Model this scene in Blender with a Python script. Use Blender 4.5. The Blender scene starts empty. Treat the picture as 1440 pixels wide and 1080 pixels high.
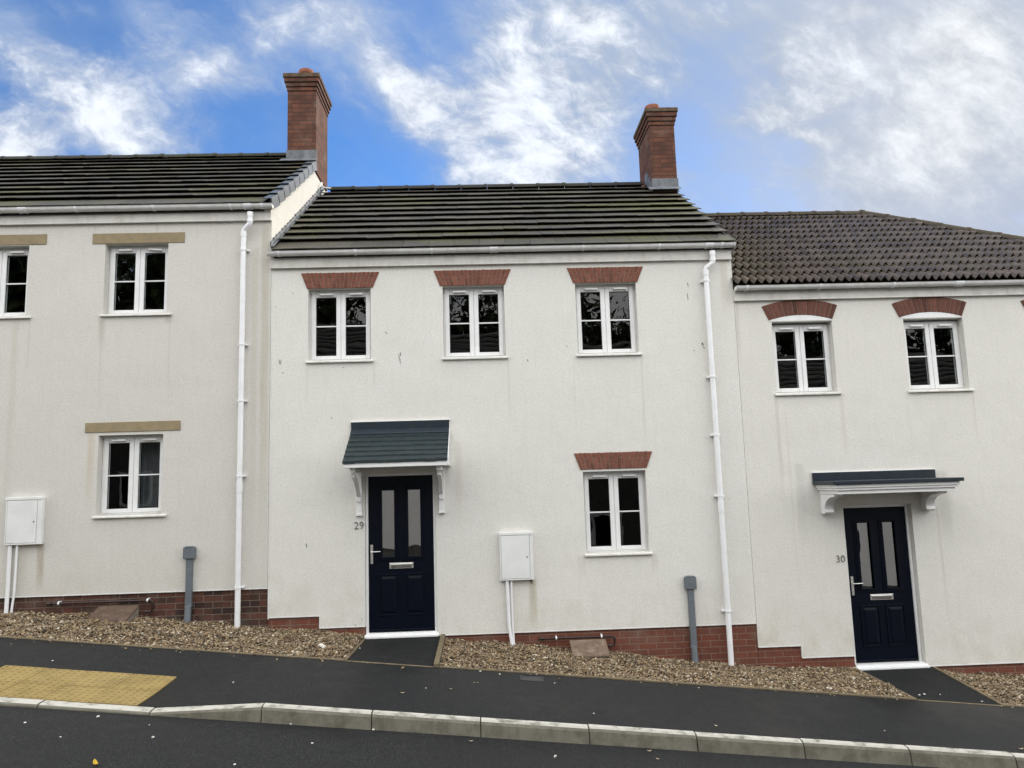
import bpy, bmesh, math, random
import numpy as np
from mathutils import Matrix, Vector
rnd = random.Random(7)
sc = bpy.context.scene
COL = sc.collection

# ------------------------------------------------------------------ camera
CAM = Vector((0, -9.6, 1.777))
RM = ((0.9990066, 0.0363596, 0.0257638), (-0.0326965, 0.9908965, -0.1305948), (-0.0302777, 0.1296227, 0.9911010))
FPX = 1060.0
def ray(px, py):
    d = ((px - 720) / FPX, 1.0, -(py - 540) / FPX)
    return Vector([sum(RM[i][k] * d[k] for k in range(3)) for i in range(3)])
def uv(px, py):
    w = ray(px, py); return w.x / w.y, w.z / w.y
def at(px, py, Y=0.0):
    w = ray(px, py); return CAM + w * ((Y - CAM.y) / w.y)
cam = bpy.data.objects.new('camera', bpy.data.cameras.new('camera')); COL.objects.link(cam)
cam.matrix_world = Matrix(((RM[0][0], RM[0][2], -RM[0][1], CAM.x), (RM[1][0], RM[1][2], -RM[1][1], CAM.y),
                           (RM[2][0], RM[2][2], -RM[2][1], CAM.z), (0, 0, 0, 1)))
cam.data.sensor_width = 36; cam.data.lens = FPX / 1440 * 36
cam.data.clip_start = 0.05; cam.data.clip_end = 3000
sc.camera = cam

# ------------------------------------------------------------------ node helper
class S:
    """a node socket with arithmetic"""
    def __init__(s, t, sock): s.t = t; s.s = sock
    def __add__(a, b): return mth(a.t, 'ADD', a, b)
    def __radd__(a, b): return mth(a.t, 'ADD', b, a)
    def __sub__(a, b): return mth(a.t, 'SUBTRACT', a, b)
    def __rsub__(a, b): return mth(a.t, 'SUBTRACT', b, a)
    def __mul__(a, b): return mth(a.t, 'MULTIPLY', a, b)
    def __rmul__(a, b): return mth(a.t, 'MULTIPLY', b, a)
    def __truediv__(a, b): return mth(a.t, 'DIVIDE', a, b)
    def mx(a, b): return mth(a.t, 'MAXIMUM', a, b)
    def mn(a, b): return mth(a.t, 'MINIMUM', a, b)
    def clamp(a): return mth(a.t, 'MAXIMUM', mth(a.t, 'MINIMUM', a, 1.0), 0.0)
def put(t, sock, v):
    if isinstance(v, S): t.links.new(v.s, sock)
    elif isinstance(v, bpy.types.NodeSocket): t.links.new(v, sock)
    elif v is not None: sock.default_value = v
def mth(t, op, *a):
    n = t.nodes.new('ShaderNodeMath'); n.operation = op
    for i, v in enumerate(a): put(t, n.inputs[i], v)
    return S(t, n.outputs[0])
def smooth(x, a, b):
    n = x.t.nodes.new('ShaderNodeMapRange'); n.interpolation_type = 'SMOOTHSTEP'
    put(x.t, n.inputs[0], x); n.inputs[1].default_value = a; n.inputs[2].default_value = b
    return S(x.t, n.outputs[0])
def sep(t, v):
    n = t.nodes.new('ShaderNodeSeparateXYZ'); put(t, n.inputs[0], v)
    return [S(t, o) for o in n.outputs]
def comb(t, x, y, z):
    n = t.nodes.new('ShaderNodeCombineXYZ')
    for i, v in enumerate((x, y, z)): put(t, n.inputs[i], v)
    return S(t, n.outputs[0])
def noise(t, vec, scale, detail=4, rough=0.55, dist=0.0, lac=2.0):
    n = t.nodes.new('ShaderNodeTexNoise'); put(t, n.inputs['Vector'], vec)
    n.inputs['Scale'].default_value = scale; n.inputs['Detail'].default_value = detail
    n.inputs['Roughness'].default_value = rough; n.inputs['Distortion'].default_value = dist
    n.inputs['Lacunarity'].default_value = lac
    return S(t, n.outputs[0])
def mixc(t, f, a, b, mode='MIX'):
    n = t.nodes.new('ShaderNodeMix'); n.data_type = 'RGBA'; n.blend_type = mode
    put(t, n.inputs[0], f)
    for k, v in ((6, a), (7, b)):
        if isinstance(v, tuple) and len(v) == 3: v = v + (1,)
        put(t, n.inputs[k], v)
    return S(t, n.outputs[2])
def ramp(t, f, stops, interp='LINEAR'):
    n = t.nodes.new('ShaderNodeValToRGB'); put(t, n.inputs[0], f); cr = n.color_ramp; cr.interpolation = interp
    while len(cr.elements) > 1: cr.elements.remove(cr.elements[-1])
    cr.elements[0].position = stops[0][0]; cr.elements[0].color = tuple(stops[0][1]) + (1,)
    for p, c in stops[1:]:
        e = cr.elements.new(p); e.color = tuple(c) + (1,)
    return S(t, n.outputs[0])
def mapv(t, v, scale=(1, 1, 1), loc=(0, 0, 0), rot=(0, 0, 0)):
    n = t.nodes.new('ShaderNodeMapping'); put(t, n.inputs[0], v)
    n.inputs['Scale'].default_value = scale; n.inputs['Location'].default_value = loc; n.inputs['Rotation'].default_value = rot
    return S(t, n.outputs[0])
def bump(t, h, strength=0.5, dist=0.01, normal=None):
    n = t.nodes.new('ShaderNodeBump'); put(t, n.inputs['Height'], h)
    n.inputs['Strength'].default_value = strength; n.inputs['Distance'].default_value = dist
    if normal is not None: put(t, n.inputs['Normal'], normal)
    return S(t, n.outputs[0])
class Mat:
    def __init__(s, name):
        s.m = bpy.data.materials.new(name); s.m.use_nodes = True; s.t = s.m.node_tree
        s.b = s.t.nodes['Principled BSDF']; s.out = s.t.nodes['Material Output']
        tc = s.t.nodes.new('ShaderNodeTexCoord'); s.obj = S(s.t, tc.outputs['Object'])
        g = s.t.nodes.new('ShaderNodeNewGeometry'); s.pos = S(s.t, g.outputs['Position']); s.isl = S(s.t, g.outputs['Random Per Island'])
        s.nor = S(s.t, g.outputs['Normal']); s.inc = S(s.t, g.outputs['Incoming'])
    def set(s, color=None, rough=None, spec=None, metal=None, normal=None):
        t = s.t
        if color is not None:
            if isinstance(color, tuple) and len(color) == 3: color = color + (1,)
            put(t, s.b.inputs['Base Color'], color)
        for k, v in (('Roughness', rough), ('Specular IOR Level', spec), ('Metallic', metal), ('Normal', normal)): put(t, s.b.inputs[k], v)
        return s.m

# ------------------------------------------------------------------ materials
MAT = {}
def mat_render(name, base, streaks, joints=(), dirt=0.25, seed=0.0):
    """painted cement render; streaks = (x, halfwidth, z_top, z_bottom, strength, rgb)"""
    M = Mat(name); t = M.t; x, y, z = sep(t, M.pos)
    off = comb(t, x + seed, y, z)
    n1 = noise(t, off, 1.3, 5, 0.6); n2 = noise(t, mapv(t, off, (15, 15, 2.0)), 1.0, 5, 0.65); n3 = noise(t, off, 34, 3, 0.65)
    n4 = noise(t, mapv(t, off, (1, 1, 0.7)), 78, 2, 0.7)
    c = mixc(t, (n1 * 0.9 - 0.2).clamp(), base, tuple(v * k for v, k in zip(base, (0.895, 0.90, 0.885))))
    c = mixc(t, smooth(n2, 0.42, 0.75) * 0.24, c, tuple(v * k for v, k in zip(base, (0.80, 0.80, 0.78))))
    c = mixc(t, smooth(n3, 0.42, 0.66) * 0.42, c, tuple(v * 0.80 for v in base))
    c = mixc(t, smooth(n4, 0.45, 0.68) * 0.48, c, tuple(v * 0.7 for v in base))
    for (sx, hw, zt, zb, st, col) in streaks:
        w = noise(t, comb(t, z * 1.4 + sx, 0.0, 0.0), 1.0, 3) - 0.5
        dx = mth(t, 'ABSOLUTE', x - sx + w * (hw * 1.1))
        m = (1.0 - smooth(dx, hw * 0.35, hw * 1.25)) * smooth(z, zb, zb + (zt - zb) * 0.6) * (1.0 - smooth(z, zt - 0.02, zt + 0.03))
        g = noise(t, comb(t, x * 30 + sx, 0.0, z * 2.0), 1.0, 4)
        c = mixc(t, m * (0.35 + g) * (st * 0.78), c, col)
    for jx in joints:
        dx = mth(t, 'ABSOLUTE', x - jx)
        c = mixc(t, (1.0 - smooth(dx, 0.003, 0.008)) * 0.45, c, tuple(v * 0.45 for v in base))
    splash = noise(t, comb(t, x * 1.6, 0.0, z * 1.2), 2.0, 6, 0.65)
    gl = z + x * 0.104
    m = (1.0 - smooth(gl, 0.05, 0.75)) * smooth(splash, 0.38, 0.8) * 0.6
    c = mixc(t, m * dirt * 1.5, c, (0.42, 0.37, 0.26))
    nb = noise(t, M.pos, 340, 2, 0.6); nc = noise(t, M.pos, 55, 2, 0.5); nd = noise(t, M.pos, 2.2, 2, 0.5)
    h = nb * 0.6 + nc * 0.8 + nd * 6.0
    MAT[name] = M.set(c, 0.9, 0.2, None, bump(t, h, 0.35, 0.006))
def mat_plain(name, col, rough=0.35, spec=0.5, var=0.06, nscale=8, metal=0.0, dirt=None, bumpv=0.0):
    M = Mat(name); t = M.t
    n = noise(t, M.pos, nscale, 4); k = tuple(v * (1 - var * 2) for v in col)
    c = mixc(t, smooth(n, 0.35, 0.7), col, k)
    if dirt:
        d = noise(t, mapv(t, M.pos, (6, 6, 2.2)), 1.5, 5, 0.65)
        c = mixc(t, smooth(d, 0.45, 0.72) * dirt[0], c, dirt[1])
    nm = bump(t, noise(t, M.pos, 90, 3), bumpv, 0.004) if bumpv else None
    r = (noise(t, M.pos, nscale * 2, 3) - 0.5) * 0.2 + rough
    MAT[name] = M.set(c, r, spec, metal, nm)
def mat_brick(name, c1, c2, mortar, bw=0.225, bh=0.075, dark=None, mortar_w=0.011, offz=0.0, offx=0.0):
    M = Mat(name); t = M.t; x, y, z = sep(t, M.pos)
    v = comb(t, x + y + offx, z + offz, 0.0)
    wob = noise(t, v, 14, 3) - 0.5
    v2 = comb(t, x + y + offx + wob * 0.006, z + offz + wob * 0.004, 0.0)
    b = t.nodes.new('ShaderNodeTexBrick'); put(t, b.inputs['Vector'], v2)
    b.inputs['Color1'].default_value = c1 + (1,); b.inputs['Color2'].default_value = c2 + (1,); b.inputs['Mortar'].default_value = mortar + (1,)
    b.inputs['Scale'].default_value = 1; b.inputs['Mortar Size'].default_value = mortar_w / 2; b.inputs['Mortar Smooth'].default_value = 0.15
    b.inputs['Brick Width'].default_value = bw; b.inputs['Row Height'].default_value = bh; b.inputs['Bias'].default_value = 0.0
    c = S(t, b.outputs['Color']); f = S(t, b.outputs['Fac'])
    row = mth(t, 'FLOOR', (z + offz) / bh); half = mth(t, 'MODULO', mth(t, 'ABSOLUTE', row), 2.0) * 0.5
    ci = mth(t, 'FLOOR', (x + y + offx) / bw + half)
    wn = t.nodes.new('ShaderNodeTexWhiteNoise'); wn.noise_dimensions = '2D'; put(t, wn.inputs['Vector'], comb(t, ci, row, 0.0))
    if dark: c = mixc(t, smooth(S(t, wn.outputs['Value']), 0.55, 0.9) * (1.0 - f) * dark[0], c, dark[1])
    n = noise(t, M.pos, 35, 4, 0.65); c = mixc(t, smooth(n, 0.4, 0.75) * 0.45, c, tuple(v * 0.55 for v in c1))
    n = noise(t, M.pos, 3, 4); c = mixc(t, smooth(n, 0.5, 0.8) * 0.3, c, (0.25, 0.22, 0.18))
    h = (1.0 - f) * 1.0 + noise(t, M.pos, 120, 3) * 0.35
    MAT[name] = M.set(c, 0.88, 0.2, None, bump(t, h, 0.8, 0.006))
def mat_voussoir(name, a, b):
    M = Mat(name); t = M.t
    c = ramp(t, M.isl, [(0, a), (0.45, b), (0.75, tuple(v * 0.72 for v in a)), (1, tuple(v * 1.25 for v in b))])
    n = noise(t, M.pos, 40, 4, 0.65); c = mixc(t, smooth(n, 0.4, 0.72) * 0.5, c, tuple(v * 0.5 for v in a))
    MAT[name] = M.set(c, 0.88, 0.2, None, bump(t, noise(t, M.pos, 110, 3), 0.5, 0.005))
def mat_tile(name, a, b, moss, mossamt, rough=0.42, spec=0.5):
    M = Mat(name); t = M.t
    c = mixc(t, M.isl, a, b)
    n = noise(t, M.pos, 22, 5, 0.7); c = mixc(t, smooth(n, 0.4, 0.75) * 0.5, c, tuple(v * 1.9 for v in b))
    n2 = noise(t, mapv(t, M.pos, (0.55, 1.0, 1.0)), 1.1, 5, 0.7); n3 = noise(t, M.pos, 16, 4, 0.7)
    c = mixc(t, smooth(n2 + (n3 - 0.5) * 0.5, 0.46, 0.72) * mossamt, c, moss)
    r = noise(t, M.pos, 9, 4) * 0.3 + (rough - 0.15)
    MAT[name] = M.set(c, r, spec, None, bump(t, noise(t, M.pos, 160, 3), 0.35, 0.004))
mat_render('render_left', (0.625, 0.607, 0.563),
    [(-2.80, 0.06, 5.2, 0.6, 0.55, (0.36, 0.30, 0.20)), (-2.93, 0.05, 4.9, 0.6, 0.35, (0.42, 0.37, 0.27)), (-5.48, 0.05, 1.2, 0.55, 0.8, (0.30, 0.25, 0.17)),
     (-5.93, 0.05, 5.0, 0.5, 0.3, (0.42, 0.37, 0.27)), (-4.86, 0.05, 4.0, 3.55, 0.65, (0.38, 0.36, 0.31)), (-4.86, 0.008, 4.0, 2.7, 0.55, (0.36, 0.33, 0.27)), (-4.0, 0.012, 4.0, 2.7, 0.35, (0.38, 0.36, 0.31)),
     (-4.02, 0.05, 4.02, 3.9, 0.6, (0.38, 0.36, 0.31)), (-5.76, 0.012, 4.0, 3.1, 0.4, (0.38, 0.36, 0.31)), (-4.93, 0.05, 2.55, 1.5, 0.5, (0.48, 0.36, 0.24)), (-5.7, 0.09, 1.25, 0.55, 0.3, (0.42, 0.38, 0.3)),
     (-5.0, 0.01, 5.25, 5.12, 0.5, (0.4, 0.36, 0.3)), (-4.2, 0.02, 5.25, 5.1, 0.5, (0.4, 0.36, 0.3))], seed=3.0)
mat_render('render_middle', (0.715, 0.700, 0.656),
    [(0.535, 0.055, 0.58, -0.08, 0.8, (0.36, 0.32, 0.22)), (0.52, 0.016, 0.59, 0.50, 1.4, (0.10, 0.09, 0.05)), (-2.26, 0.012, 3.36, 2.6, 0.25, (0.4, 0.38, 0.33)), (-1.41, 0.02, 3.36, 2.9, 0.25, (0.4, 0.38, 0.33)),
     (0.31, 0.018, 3.36, 2.5, 0.3, (0.45, 0.39, 0.28)), (2.04, 0.016, 3.36, 1.9, 0.4, (0.42, 0.38, 0.3)), (2.07, 0.05, 0.84, 0.55, 0.35, (0.4, 0.38, 0.33)), (1.15, 0.06, 0.84, 0.5, 0.3, (0.42, 0.4, 0.35)), (1.16, 0.01, 3.36, 2.0, 0.22, (0.42, 0.38, 0.3)),
     (3.2, 0.06, 4.7, 3.7, 0.4, (0.42, 0.37, 0.28)), (-0.36, 0.05, 2.3, 1.2, 0.3, (0.45, 0.4, 0.3))], dirt=0.4, seed=11.0)
mat_render('render_right', (0.70, 0.682, 0.636),
    [(3.77, 0.03, 2.79, 1.2, 0.4, (0.38, 0.34, 0.26)), (4.63, 0.03, 2.79, 1.8, 0.3, (0.45, 0.4, 0.3)), (3.34, 0.03, 4.2, 3.0, 0.45, (0.42, 0.38, 0.3)), (4.0, 0.07, 1.9, 0.7, 0.5, (0.42, 0.41, 0.38)), (3.88, 0.012, 2.6, -0.3, 0.25, (0.42, 0.38, 0.3)),
     (5.86, 0.09, 1.75, 0.7, 0.55, (0.42, 0.41, 0.37)), (5.75, 0.02, 1.3, -0.4, 0.4, (0.4, 0.37, 0.3)), (6.38, 0.02, 2.79, 2.0, 0.3, (0.45, 0.4, 0.3))], dirt=0.5, seed=23.0)
mat_render('render_bead', (0.76, 0.76, 0.74), [], dirt=0.0)
mat_plain('vent_white', (0.88, 0.88, 0.87), 0.4)
mat_plain('white_upvc', (0.76, 0.76, 0.755), 0.32, 0.5, 0.03)
mat_plain('gutter_upvc', (0.70, 0.70, 0.69), 0.38, 0.5, 0.04, dirt=(0.30, (0.34, 0.33, 0.31)))
mat_plain('fascia_upvc', (0.63, 0.615, 0.575), 0.45, 0.4, 0.05, dirt=(0.5, (0.42, 0.40, 0.34)))
mat_plain('pipe_upvc', (0.78, 0.78, 0.79), 0.3, 0.5, 0.03)
mat_plain('sill_upvc', (0.72, 0.71, 0.67), 0.4, 0.4, 0.05, dirt=(0.4, (0.36, 0.31, 0.2)))
mat_plain('meter_white', (0.74, 0.745, 0.73), 0.4, 0.4, 0.05, nscale=4)
mat_plain('stone_lintel', (0.29, 0.235, 0.145), 0.85, 0.2, 0.08, nscale=10, bumpv=0.4, dirt=(0.35, (0.22, 0.18, 0.12)))
mat_plain('door_navy', (0.0008, 0.0026, 0.0085), 0.45, 0.13, 0.1, nscale=30, bumpv=0.25)
mat_plain('canopy_navy', (0.0070, 0.0155, 0.027), 0.42, 0.4, 0.15, nscale=12, bumpv=0.3, dirt=(0.4, (0.02, 0.025, 0.02)))
mat_plain('canopy_slate', (0.0100, 0.0225, 0.0275), 0.42, 0.45, 0.2, nscale=18, bumpv=0.5, dirt=(0.5, (0.028, 0.033, 0.026)))
mat_plain('chrome', (0.72, 0.71, 0.68), 0.22, 0.5, 0.05, metal=1.0)
mat_plain('dark_metal', (0.05, 0.05, 0.05), 0.5, 0.5, 0.2, metal=0.6)
mat_plain('slot_grey', (0.16, 0.155, 0.145), 0.45, 0.5, 0.2, metal=0.5)
mat_plain('cable_grey', (0.13, 0.148, 0.165), 0.5, 0.4, 0.08, nscale=10)
mat_plain('lead', (0.115, 0.125, 0.14), 0.55, 0.5, 0.2, nscale=7, bumpv=0.3, dirt=(0.4, (0.24, 0.25, 0.26)))
mat_plain('verge_grey', (0.075, 0.088, 0.105), 0.45, 0.5, 0.12)
mat_plain('pipe_brown', (0.022, 0.011, 0.009), 0.35, 0.5, 0.1)
mat_plain('lid_brown', (0.15, 0.105, 0.075), 0.7, 0.3, 0.14, nscale=14, bumpv=0.4, dirt=(0.7, (0.27, 0.21, 0.16)))
mat_plain('lid_red_brown', (0.098, 0.062, 0.043), 0.7, 0.3, 0.14, nscale=14, bumpv=0.4, dirt=(0.5, (0.2, 0.15, 0.11)))
mat_plain('box_side', (0.22, 0.19, 0.155), 0.75, 0.3, 0.1, bumpv=0.3)
mat_plain('edge_board', (0.17, 0.135, 0.085), 0.85, 0.2, 0.15, nscale=12, bumpv=0.5, dirt=(0.5, (0.1, 0.085, 0.055)))
mat_plain('terracotta', (0.25, 0.095, 0.06), 0.8, 0.2, 0.12, bumpv=0.3)
mat_plain('cap_mortar', (0.12, 0.085, 0.06), 0.9, 0.2, 0.2, nscale=12, bumpv=0.6)
mat_plain('number_grey', (0.22, 0.22, 0.21), 0.35, 0.5, 0.1, metal=0.6)
mat_plain('scuff', (0.08, 0.08, 0.075), 0.9, 0.1, 0.2, nscale=60)
mat_plain('mortar', (0.30, 0.235, 0.185), 0.95, 0.1, 0.15, nscale=30, bumpv=0.5)
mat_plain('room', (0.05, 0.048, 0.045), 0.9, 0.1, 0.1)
mat_plain('cast_iron', (0.028, 0.03, 0.032), 0.5, 0.5, 0.2, nscale=40, bumpv=0.5)
mat_plain('leaf_pale', (0.50, 0.43, 0.27), 0.7, 0.2, 0.2)
mat_plain('leaf_yellow', (0.55, 0.36, 0.04), 0.7, 0.2, 0.2)
mat_plain('stone_pale', (0.62, 0.59, 0.53), 0.8, 0.2, 0.15, nscale=60)
mat_plain('curtain', (0.16, 0.165, 0.17), 0.9, 0.1, 0.1)
mat_brick('brick_dark', (0.072, 0.036, 0.027), (0.115, 0.047, 0.034), (0.155, 0.125, 0.098), dark=(0.85, (0.030, 0.022, 0.020)), offz=0.009)
mat_brick('brick_red', (0.175, 0.060, 0.039), (0.135, 0.049, 0.034), (0.20, 0.135, 0.10), dark=(0.4, (0.12, 0.052, 0.04)), offz=0.02, offx=0.07)
mat_brick('brick_chimney', (0.145, 0.060, 0.039), (0.095, 0.041, 0.029), (0.062, 0.038, 0.03), dark=(0.6, (0.055, 0.029, 0.024)), mortar_w=0.014)
mat_voussoir('voussoir_orange', (0.180, 0.070, 0.050), (0.215, 0.082, 0.056))
mat_voussoir('voussoir_brown', (0.122, 0.053, 0.042), (0.155, 0.066, 0.050))
mat_tile('tile_slate', (0.026, 0.023, 0.016), (0.056, 0.049, 0.035), (0.075, 0.074, 0.014), 0.80, 0.55, 0.45)
mat_plain('far_roof', (0.22, 0.21, 0.20), 0.7, 0.3, 0.15)
mat_plain('far_stone', (0.10, 0.098, 0.094), 0.9, 0.2, 0.2)
mat_tile('tile_pan', (0.034, 0.026, 0.019), (0.090, 0.068, 0.051), (0.075, 0.066, 0.030), 0.5, 0.40, 0.7)
mat_tile('ridge_brown', (0.036, 0.030, 0.024), (0.055, 0.046, 0.036), (0.07, 0.066, 0.03), 0.5, 0.8, 0.15)
mat_tile('ridge_dark', (0.016, 0.016, 0.015), (0.026, 0.025, 0.023), (0.05, 0.052, 0.018), 0.6, 0.7, 0.2)
def glass(name, f0, tint=(1, 1, 1)):
    m = bpy.data.materials.new(name); m.use_nodes = True; t = m.node_tree; t.nodes.clear()
    g = t.nodes.new('ShaderNodeNewGeometry'); dn = t.nodes.new('ShaderNodeVectorMath'); dn.operation = 'DOT_PRODUCT'
    t.links.new(g.outputs['Incoming'], dn.inputs[0]); t.links.new(g.outputs['Normal'], dn.inputs[1])
    c = mth(t, 'ABSOLUTE', S(t, dn.outputs['Value'])); k = mth(t, 'POWER', (1.0 - c).clamp(), 5.0)
    f = k * (1 - f0) + f0
    tr = t.nodes.new('ShaderNodeBsdfTransparent'); tr.inputs[0].default_value = tint + (1,)
    gl = t.nodes.new('ShaderNodeBsdfGlossy'); gl.inputs['Roughness'].default_value = 0.006
    tc = t.nodes.new('ShaderNodeTexCoord')
    nm = bump(t, noise(t, S(t, tc.outputs['Object']), 3.2, 1, 0.4), 0.05, 0.02); t.links.new(nm.s, gl.inputs['Normal'])
    mx = t.nodes.new('ShaderNodeMixShader'); t.links.new(f.s, mx.inputs[0]); t.links.new(tr.outputs[0], mx.inputs[1]); t.links.new(gl.outputs[0], mx.inputs[2])
    o = t.nodes.new('ShaderNodeOutputMaterial'); t.links.new(mx.outputs[0], o.inputs[0]); MAT[name] = m
glass('window_glass', 0.052, (0.80, 0.84, 0.85)); glass('door_glass', 0.24, (0.4, 0.42, 0.42))
def mat_asphalt(name, base, wet, seed=0.0):
    M = Mat(name); t = M.t
    n1 = noise(t, M.pos, 260, 2, 0.7); n2 = noise(t, mapv(t, M.pos, (1, 1, 1), (seed, 0, 0)), 0.9, 5, 0.6); n3 = noise(t, M.pos, 30, 4, 0.7)
    v = t.nodes.new('ShaderNodeTexVoronoi'); put(t, v.inputs['Vector'], M.pos); v.inputs['Scale'].default_value = 150
    vc = sep(t, v.outputs['Color'])[0]
    c = mixc(t, smooth(n1, 0.35, 0.7), tuple(k * 0.65 for k in base), tuple(k * 1.3 for k in base))
    c = mixc(t, smooth(vc, 0.80, 1.0) * 0.5, c, (0.085, 0.085, 0.08))
    c = mixc(t, smooth(n3, 0.5, 0.75) * 0.35, c, tuple(k * 0.5 for k in base))
    c = mixc(t, smooth(n2, 0.45, 0.68) * 0.55, c, tuple(k * 0.6 for k in base))
    r = (1.0 - smooth(n2, 0.42, 0.7)) * 0.22 + wet
    MAT[name] = M.set(c, r, 0.22, None, bump(t, S(t, v.outputs['Distance']) * 0.8 + n1 * 0.6, 0.55, 0.006))
mat_asphalt('pavement_tarmac', (0.0085, 0.0092, 0.0106), 0.38)
mat_asphalt('road_tarmac', (0.0140, 0.0143, 0.0150), 0.45, 4.0)
mat_asphalt('path_tarmac', (0.0065, 0.007, 0.008), 0.6, 9.0)
def mk_misc():
    M = Mat('kerb_concrete'); t = M.t
    n1 = noise(t, M.pos, 7, 5, 0.7); n2 = noise(t, M.pos, 150, 3, 0.7); n3 = noise(t, mapv(t, M.pos, (8, 8, 1.0)), 2.0, 4)
    c = mixc(t, smooth(n1, 0.35, 0.7), (0.165, 0.155, 0.122), (0.10, 0.093, 0.070)); c = mixc(t, smooth(n2, 0.45, 0.7) * 0.5, c, (0.10, 0.095, 0.08))
    c = mixc(t, smooth(n3, 0.55, 0.75) * 0.4, c, (0.075, 0.068, 0.05))
    up = sep(t, M.nor)[2]; c = mixc(t, smooth(up, 0.7, 0.98) * smooth(n1, 0.3, 0.55) * 0.75, c, (0.58, 0.56, 0.50))  # upward faces painted paler, in place of sky light on the kerb top
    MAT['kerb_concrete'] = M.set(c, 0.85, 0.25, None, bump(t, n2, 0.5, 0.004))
    M = Mat('tactile_yellow'); t = M.t; n1 = noise(t, M.pos, 5, 5, 0.65); n2 = noise(t, M.pos, 120, 3, 0.7)
    c = mixc(t, smooth(n1, 0.35, 0.7), (0.300, 0.218, 0.078), (0.215, 0.155, 0.056)); c = mixc(t, smooth(n2, 0.5, 0.7) * 0.5, c, (0.15, 0.11, 0.045))
    c = mixc(t, M.isl * 0.25, c, (0.27, 0.21, 0.10))
    MAT['tactile_yellow'] = M.set(c, 0.8, 0.25, None, bump(t, n2, 0.4, 0.003))
    M = Mat('gravel_stone'); t = M.t
    c = ramp(t, M.isl, [(0, (0.030, 0.022, 0.015)), (0.16, (0.115, 0.074, 0.038)), (0.32, (0.25, 0.17, 0.09)), (0.46, (0.085, 0.068, 0.05)), (0.58, (0.34, 0.25, 0.145)), (0.72, (0.15, 0.09, 0.042)), (0.84, (0.46, 0.385, 0.26)), (0.92, (0.22, 0.15, 0.08)), (1.0, (0.66, 0.61, 0.50))])
    n = noise(t, M.pos, 130, 3); c = mixc(t, smooth(n, 0.4, 0.7) * 0.4, c, (0.12, 0.09, 0.06))
    MAT['gravel_stone'] = M.set(c, 0.6, 0.35)
    M = Mat('gravel_bed'); t = M.t; n = noise(t, M.pos, 60, 4, 0.7)
    MAT['gravel_bed'] = M.set(mixc(t, n, (0.03, 0.024, 0.018), (0.12, 0.09, 0.06)), 0.9, 0.2)
    M = Mat('grass'); t = M.t; n = noise(t, M.pos, 2, 6, 0.7)
    MAT['grass'] = M.set(mixc(t, n, (0.03, 0.05, 0.015), (0.08, 0.10, 0.03)), 0.9, 0.2)
    M = Mat('foliage'); t = M.t
    MAT['foliage'] = M.set(ramp(t, M.isl, [(0, (0.02, 0.035, 0.012)), (0.6, (0.045, 0.07, 0.02)), (1, (0.08, 0.10, 0.035))]), 0.6, 0.3)
    mat_plain('bark', (0.06, 0.05, 0.04), 0.9, 0.1, 0.2)
mk_misc()

# ------------------------------------------------------------------ mesh helper
class MB:
    def __init__(s): s.v = []; s.f = []
    def add(s, vs, fs):
        o = len(s.v); s.v += [tuple(v) for v in vs]; s.f += [tuple(i + o for i in f) for f in fs]; return s
    def box(s, x0, x1, y0, y1, z0, z1):
        return s.hexa([(x0, y0, z0), (x1, y0, z0), (x1, y1, z0), (x0, y1, z0), (x0, y0, z1), (x1, y0, z1), (x1, y1, z1), (x0, y1, z1)])
    def hexa(s, p):
        return s.add(p, [(0, 3, 2, 1), (4, 5, 6, 7), (0, 1, 5, 4), (1, 2, 6, 5), (2, 3, 7, 6), (3, 0, 4, 7)])
    def prism(s, poly, a, b, axis):
        """poly of 2-D points extruded from a to b along axis ('x': (y,z), 'y': (x,z), 'z': (x,y))"""
        def P(p, k):
            return (k, p[0], p[1]) if axis == 'x' else (p[0], k, p[1]) if axis == 'y' else (p[0], p[1], k)
        n = len(poly)
        return s.add([P(p, a) for p in poly] + [P(p, b) for p in poly],
                     [tuple(range(n - 1, -1, -1)), tuple(range(n, 2 * n))] + [(i, (i + 1) % n, (i + 1) % n + n, i + n) for i in range(n)])
    def tube(s, path, r, n=14, cap=True):
        path = [Vector(p) for p in path]; rings = []; up0 = None
        for i, p in enumerate(path):
            d = (path[min(i + 1, len(path) - 1)] - path[max(i - 1, 0)]).normalized()
            a = d.orthogonal().normalized() if up0 is None else (up0 - d * up0.dot(d)).normalized()
            up0 = a; b = d.cross(a); rr = r[i] if isinstance(r, (list, tuple)) else r
            rings.append([p + (a * math.cos(6.28318 * k / n) + b * math.sin(6.28318 * k / n)) * rr for k in range(n)])
        vs = [v for q in rings for v in q]; fs = []
        for i in range(len(path) - 1):
            for k in range(n): fs.append((i * n + k, i * n + (k + 1) % n, (i + 1) * n + (k + 1) % n, (i + 1) * n + k))
        if cap: fs += [tuple(range(n - 1, -1, -1)), tuple((len(path) - 1) * n + k for k in range(n))]
        return s.add(vs, fs)
    def build(s, name, mat, parent=None, bevel=0.0, smooth=False, seg=2):
        me = bpy.data.meshes.new(name); me.from_pydata(s.v, [], s.f); me.update()
        bm = bmesh.new(); bm.from_mesh(me); bmesh.ops.recalc_face_normals(bm, faces=bm.faces); bm.to_mesh(me); bm.free()
        return link(name, me, mat, parent, bevel, smooth, seg)
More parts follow.
